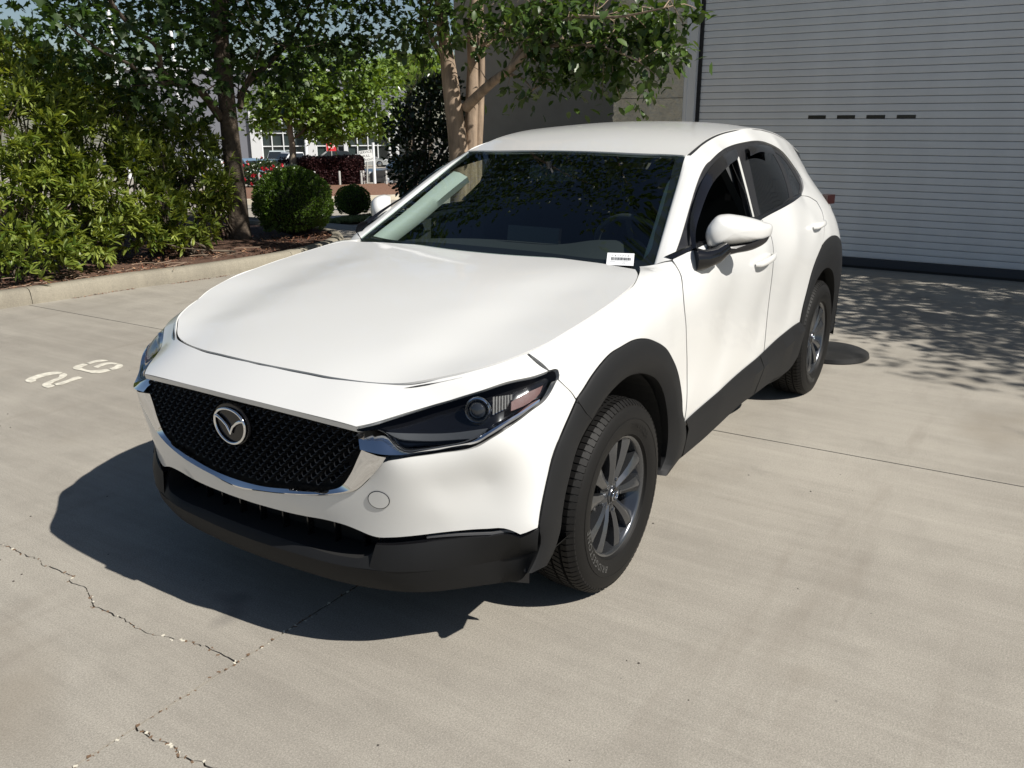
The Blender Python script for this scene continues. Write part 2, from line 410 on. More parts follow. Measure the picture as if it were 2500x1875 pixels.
# grit and white crumbs lying in the joint and the crack
m = MB()
for P, nn in ((ck1[:110], 70), (np.array([(x, .11) for x in np.linspace(.4, 1.75, 60)]), 80), (ck2[:35], 30)):
    for _ in range(nn):
        p = P[rng.integers(len(P))]+rng.normal(0, .004, 2); s = rng.uniform(.0015, .0055); t = rng.uniform(0, 3.1)
        a = np.array((math.cos(t), math.sin(t), 0))*s; c_ = np.array((-a[1], a[0], 0))*.6
        m.cm = 0 if rng.random() < .28 else 1
        m.obox((p[0], p[1], -.001), a, c_, (0, 0, s*.4))
grit = m.build('grit', None, None, mats=[pbr('pale crumbs', (.62, .58, .48), .9), pbr('brown grit', (.16, .10, .06), .9)]); tag(grit, kind='stuff')
m = MB()
for _ in range(60):
    x, y = rng.uniform(-1.5, 1.9), rng.uniform(-3.2, 1.6)
    s = rng.uniform(.002, .005); m.lathe([(s, 0), (s*.7, s*.5), (.0004, s*.6)], 6, 'z', (x, y, .0002))
peb = m.build('pebbles', pbr('dark pebbles', (.07, .06, .05), .9)); tag(peb, kind='stuff')
# painted bay number
paintw = pbr('worn white road paint', (.58, .55, .47), .8, var=.30, scale=28)
two = [[[-0.211, -3.404], [-0.242, -3.431], [-0.314, -3.457], [-0.382, -3.455], [-0.423, -3.422], [-0.437, -3.368], [-0.402, -3.351], [-0.369, -3.38], [-0.322, -3.383], [-0.278, -3.374], [-0.252, -3.36], [-0.241, -3.333], [-0.199, -3.325], [-0.195, -3.353]],
 [[-0.407, -3.342], [-0.433, -3.343], [-0.429, -3.308], [-0.404, -3.269], [-0.37, -3.245], [-0.332, -3.229], [-0.294, -3.214], [-0.261, -3.191], [-0.246, -3.172], [-0.245, -3.129], [-0.23, -3.119], [-0.197, -3.119], [-0.195, -3.165], [-0.211, -3.211], [-0.235, -3.237], [-0.271, -3.25], [-0.316, -3.269], [-0.357, -3.281], [-0.373, -3.301]],
 [[-0.263, -3.165], [-0.362, -3.181], [-0.416, -3.204], [-0.44, -3.194], [-0.436, -3.142], [-0.364, -3.134], [-0.269, -3.121], [-0.256, -3.132]]]
six = [[[-0.653, -3.451], [-0.711, -3.465], [-0.752, -3.453], [-0.771, -3.405], [-0.764, -3.371], [-0.736, -3.401], [-0.7, -3.418], [-0.65, -3.411]],
 [[-0.535, -3.417], [-0.573, -3.45], [-0.631, -3.458], [-0.636, -3.41], [-0.595, -3.39], [-0.567, -3.366], [-0.559, -3.314], [-0.564, -3.256], [-0.596, -3.222], [-0.641, -3.201], [-0.64, -3.153], [-0.605, -3.144], [-0.564, -3.154], [-0.538, -3.179], [-0.531, -3.243], [-0.528, -3.323], [-0.524, -3.385]],
 [[-0.619, -3.318], [-0.667, -3.344], [-0.716, -3.353], [-0.752, -3.323], [-0.767, -3.266], [-0.738, -3.259], [-0.708, -3.297], [-0.667, -3.293], [-0.625, -3.276]],
 [[-0.656, -3.2], [-0.691, -3.204], [-0.721, -3.225], [-0.746, -3.247], [-0.765, -3.251], [-0.762, -3.212], [-0.743, -3.174], [-0.705, -3.15], [-0.67, -3.146], [-0.649, -3.155]]]
for nm, dig, lab in (('painted_digit', two, 'white stencilled two painted on the concrete, the digit farther from the car'), ('painted_digit', six, 'white stencilled six painted on the concrete, the digit nearer the car nose')):
    c_ = np.mean([p for P in dig for p in P], 0); r_ = tag(empty(nm, (c_[0], c_[1], .004)), lab, 'ground marking', 'stencilled bay number')
    for P in dig:
        q = catmull(P, .012, True, 60); q = q if area2(q) > 0 else q[::-1]
        m = MB(); m.prism([tuple(p) for p in q], .0025, .004); m.build('stroke', paintw, r_)
# rubber disc behind the rear wheel
m = MB(); m.lathe([(.255, 0.0), (.265, .006), (.26, .03), (.235, .042), (.12, .052), (.05, .054), (.0005, .055)], 40, 'z', (-3.60, .76, 0))
dsc = m.build('rubber_base', pbr('dusty black rubber', (.016, .0155, .015), .5, var=.6, scale=6), None, 40); tag(dsc, 'round black rubber base lying on the concrete behind the rear wheel', 'sign base')
# kerb
kp = catmull([(9, -8.3), (5, -7.15), (2.5, -6.5), (.6, -6.08), (-1.27, -5.765), (-1.8, -5.695), (-2.35, -5.66), (-3.0, -5.53), (-3.6, -5.45), (-4.3, -5.43), (-5.0, -5.56), (-5.7, -5.88), (-6.2, -6.4), (-6.45, -7.2), (-6.5, -8.5), (-6.4, -10.5)], .12)
kd = np.gradient(kp, axis=0); kd /= np.linalg.norm(kd, axis=1)[:, None]; kn = np.c_[kd[:, 1], -kd[:, 0]]
kn = -kn if (kn[40]@np.array((0, -1))) < 0 else kn
kerb = tag(empty('kerb', (-2.4, -5.7, 0)), 'weathered grey concrete kerb along the planting bed', 'kerb')
prof = [(0, -.03), (.004, .03), (.018, .105), (.040, .132), (.085, .140), (.155, .140), (.165, .130), (.168, -.03)]
L_ = np.r_[0, np.cumsum(np.linalg.norm(np.diff(kp, axis=0), axis=1))]
i0 = int(np.argmin(np.abs(kp[:, 0]+1.54)+np.abs(kp[:, 1]+5.73)))
cuts = sorted(set([0, len(kp)-1]+[k for k in range(i0 % 25, len(kp), 25)]))
for a, b_ in zip(cuts[:-1], cuts[1:]):
    q = kp[a:b_+1].copy(); nn = kn[a:b_+1]; q[0] += kd[a]*.003; q[-1] -= kd[b_]*.003
    if len(q) < 2: continue
    rows = []
    for i in range(len(q)):
        jit = rng.normal(0, .0018, len(prof)); rows.append([(q[i][0]+nn[i][0]*(d+j), q[i][1]+nn[i][1]*(d+j), z) for (d, z), j in zip(prof, jit)])
    v, f = loft(rows, len(prof)); f = f+[tuple(range(len(prof))), tuple(range(len(v)-len(prof), len(v)))[::-1]]
    mesh_obj('kerb_block', v, f, CONC2, kerb, 50)
# planting bed
bed = np.vstack([kp+kn*.16, [(-9, -13), (9, -14)]]); lo_ = kp+kn*.15
mulch = pbr('bark mulch', (.115, .062, .040), .95, var=.55, scale=45, bump=.9, bscale=55, bdist=.03)
bp_ = [tuple(p) for p in np.vstack([kp+kn*.150, [(-6.4, -14.5), (9, -14.5)]])]
BV, BF = cdt_fill(np.array(bp_) if area2(np.array(bp_)) > 0 else np.array(bp_)[::-1], (), .22)
bz = .11+.035*np.sin(BV[:, 0]*3.1)*np.cos(BV[:, 1]*2.3)+rng.normal(0, .008, len(BV)); bz = np.minimum(bz, .125+.10*np.clip(dist_poly(BV, kp), 0, 1))
pb = mesh_obj('planting_bed', np.c_[BV, bz], BF, mulch, None, 180); tag(pb, kind='structure')
def chips(name, n, xr, yr, zf, sz, cols, kind='stuff', sig=.35):
    v = []; f = []; mi = []
    for k in range(n):
        x, y = rng.uniform(*xr), rng.uniform(*yr); z = zf(x, y)
        if z is None: continue
        a = rng.uniform(0, 6.28); s = rng.uniform(*sz); u = np.array((math.cos(a), math.sin(a), rng.normal(0, sig)))*s; w_ = np.array((-math.sin(a), math.cos(a), rng.normal(0, sig)))*s*rng.uniform(.25, .6)
        c_ = np.array((x, y, z+s*.3)); n0 = len(v); v += [c_-u, c_-.2*u+w_, c_+u, c_-.1*u-w_]; f += [(n0, n0+1, n0+2), (n0, n0+2, n0+3)]; q = rng.integers(len(cols)); mi += [q, q]
    o = mesh_obj(name, v, f, None, None, None, mats=cols, midx=mi); tag(o, kind=kind); return o
bark = [pbr('bark chip %s' % nm, c, .9) for nm, c in (('red', (.20, .075, .04)), ('brown', (.13, .062, .036)), ('tan', (.33, .19, .11)), ('dark', (.05, .028, .02)))]
kx = kp[::-1, 0]; ky = kp[::-1, 1]
def bedz(x, y):
    kyy = np.interp(x, kx[kx > -6.2], ky[kx > -6.2]) if x > -6.2 else -99
    return None if y > kyy-.17 else .115
chips('mulch_chips', 5200, (-6.0, 1.2), (-7.1, -5.6), bedz, (.008, .026), bark)
def gutter(x, y):
    kyy = np.interp(x, kx, ky); d = y-kyy
    return .0 if 0.005 < d < .045 and (math.sin(x*5.3)+math.sin(x*2.1+1)) > .3 else None
chips('gutter_litter', 9000, (-3.6, -.4), (-5.9, -5.35), gutter, (.004, .012), bark)
m = MB(); rs = np.random.default_rng(3)
for k in range(70):
    x = rs.uniform(-5, .8); kyy = np.interp(x, kx, ky); y = kyy-rs.uniform(.18, .75); a = rs.uniform(-.6, .6)+(0 if rs.random() < .7 else 1.2); l = rs.uniform(.08, .30)
    p = np.array([(x+t*l*math.cos(a), y+t*l*math.sin(a)+.02*math.sin(5*t+k), .135+.02*t*(1-t)) for t in np.linspace(0, 1, 5)]); m.tube(p, rs.uniform(.0018, .0045), 5)
tw_ = m.build('twigs', pbr('dry twig', (.30, .22, .16), .9)); tag(tw_, kind='stuff')
# far driveway sheets, grass strip, mulch island
def zfar(x, y):           # the ground beyond the planting bed falls away
    t = (x-2.46)*-.64+(y-2.03)*-.768; return np.interp(t, [0, 13, 28, 40, 50, 100, 140, 400], [0, 0, -.86, -1.37, -2.1, -3.3, -3.9, -6])
GX = np.concatenate([np.arange(-110, -40, 5), np.arange(-40, -6.4, .8), [-6.4], np.arange(-6, 60, 6)]); GY = np.concatenate([np.arange(-130, -40, 5), np.arange(-40, -9, .8), [-9, -4, 0, 4.]])
gv = [(x, y, zfar(x, y)-.006) for y in GY for x in GX]; nx = len(GX)
gf = [(j*nx+i, j*nx+i+1, (j+1)*nx+i+1, (j+1)*nx+i) for j in range(len(GY)-1) for i in range(nx-1) if (.5*GX[i]+.5*GX[i+1] < -7.6) or (.5*GX[i]+.5*GX[i+1] < -6.3 and GY[j+1] < -8.9) or GY[j+1] < -14.4]
fd_ = mesh_obj('road', gv, gf, ROADC, None, 180); tag(fd_, kind='structure')
# ================================================================== THE GARAGE BUILDING
stucco = pbr('smooth beige block', (.37, .32, .25), .9, var=.08, scale=2, bump=.3, bscale=120)
def courses(mat, row, bw):
    nt = mat.node_tree; b = [n for n in nt.nodes if n.type == 'BSDF_PRINCIPLED'][0]; old = b.inputs['Normal'].links[0].from_socket
    tc = N(nt, 'ShaderNodeTexCoord'); sp = N(nt, 'ShaderNodeSeparateXYZ'); cb = N(nt, 'ShaderNodeCombineXYZ'); nt.links.new(tc.outputs['Object'], sp.inputs[0])
    nt.links.new(sp.outputs['Y'], cb.inputs['X']); nt.links.new(sp.outputs['Z'], cb.inputs['Y'])
    br = N(nt, 'ShaderNodeTexBrick', Scale=1.0); br.inputs['Mortar Size'].default_value = .004; br.inputs['Brick Width'].default_value = bw; br.inputs['Row Height'].default_value = row
    nt.links.new(cb.outputs[0], br.inputs['Vector']); bp = N(nt, 'ShaderNodeBump', Strength=.35, Distance=.004); bp.invert = True
    nt.links.new(br.outputs['Fac'], bp.inputs['Height']); nt.links.new(old, bp.inputs['Normal']); nt.links.new(bp.outputs[0], b.inputs['Normal'])
courses(stucco, .067, .4)
split = pbr('split face block', (.54, .51, .43), .95, var=.12, scale=5, bump=.9, bscale=24, bdist=.03)
white_trim = pbr('white door trim', (.66, .67, .68), .5)
black_gap = pbr('black door track', (.012, .012, .013), .7)
bld = tag(empty('garage_building', (-8.6, 0, 0)), 'beige block service building with the big roll-up door', 'building')
m = MB(); m.box((-13.3, -9.42, -.6), (-13.0, -2.85, 7.5)); m.build('wall', stucco, bld)
m = MB(); m.box((-13.0, -2.85, -.5), (-8.62, -2.55, 7.5)); m.build('return_wall', stucco, bld)
# split-face pier built of big rough blocks
z = 0
while z < 7.4:
    hgt = .61; 
    for (y0, y1) in ((-2.893, -2.0),):
        ny, nz = 26, 18; Y = np.linspace(y0, y1, ny); Z = np.linspace(z+.003, z+hgt-.003, nz); nzv = rng.normal(0, .0055, (nz, ny)); nzv = (nzv+np.roll(nzv, 1, 0)+np.roll(nzv, 1, 1))/1.6
        nzv[:, 0] += .002; rows = [[(-7.45+nzv[i, j], Y[j]+(rng.normal(0, .006) if j == 0 else 0), Z[i]) for j in range(ny)] for i in range(nz)]
        v, f = loft(rows, ny); n0 = len(v)
        Lf = [i*ny for i in range(nz)]; v = np.vstack([v, [(-8.62, y0, Z[i]) for i in range(nz)], [(-8.62, y1, Z[i]) for i in range(nz)]])
        f = f+[(Lf[i], Lf[i+1], n0+i+1, n0+i) for i in range(nz-1)]+[(i*ny+ny-1, n0+nz+i, n0+nz+i+1, (i+1)*ny+ny-1) for i in range(nz-1)]
        f = f+[tuple(range(ny))+(n0+nz, n0)]+[tuple(range((nz-1)*ny, nz*ny))[::-1]+(n0+nz-1, n0+2*nz-1)]
        mesh_obj('block', v, f, split, bld, 60)
    z += hgt
m = MB(); m.box((-8.0, -2.0, 4.05), (-7.45, 9.0, 7.5)); m.box((-8.6, 4.35, 0), (-7.45, 9.0, 4.05)); m.build('front_wall', split, bld)
m = MB(); m.box((-16, 8.9, 0), (-8.6, 9.2, 7.5)); m.build('end_wall', split, bld)
m = MB(); m.box((-16, -2.95, 7.5), (-7.3, 9.25, 7.75)); m.build('roof', pbr('roof edge', (.4, .4, .4), .6), bld)
for y0, y1 in ((-2.0, -1.868), (4.22, 4.35)):
    m = MB(); m.box((-7.62, y0, 0), (-7.47, y1, 4.05)); m.build('door_trim', white_trim, bld)
m = MB(); m.box((-7.47, -2.0, 0), (-7.458, -1.962, 4.05)); m.build('trim_strip', white_trim, bld)
door = tag(empty('roll_up_door', (-7.55, 1.2, 0)), 'closed grey roll-up garage door of narrow metal slats', 'garage door')
slatm = pbr('grey door slats', (.66, .68, .70), .45, var=.05, scale=3)
m = MB(); m.box((-7.62, -1.868, 0), (-7.535, -1.826, 4.05)); m.build('track', black_gap, door)
m = MB(); m.box((-7.66, -1.826, .02), (-7.60, 4.22, 4.05)); m.build('backing', black_gap, door)
P_ = [(-7.585, -.0362), (-7.560, -.0352), (-7.5572, -.031), (-7.5562, -.018), (-7.5562, .020), (-7.557, .0315), (-7.560, .0338), (-7.585, .0342)]
sv, sf = loft([[(x, -1.826, z) for x, z in P_], [(x, 4.22, z) for x, z in P_]], len(P_)); sf = [q[::-1] for q in sf]
first = None; z = .152
while z < 4.05:
    if first is None: first = mesh_obj('slat', sv, sf, slatm, door, 40); first.matrix_parent_inverse = Matrix.Identity(4); o = first
    else: o = inst(first, None); o.parent = door
    o.location = (7.55, -1.2, z); z += .0738
m = MB(); m.box((-7.60, -1.826, .028), (-7.545, 4.22, .114)); m.build('bottom_bar', pbr('navy bottom bar', (.03, .037, .05), .45), door)
m = MB(); m.box((-7.595, -1.826, .001), (-7.552, 4.22, .028)); m.build('rubber_seal', black_gap, door)
for y0, y1 in ((-.567, -.378), (-.261, -.075), (.04, .227), (.341, .526)):
    m = MB(); m.box((-7.562, y0, 1.592), (-7.5545, y1, 1.627)); m.build('window_slot', gloss_dark if 'gloss_dark' in globals() else pbr('dark slot glass', (.008, .008, .009), .15), door)

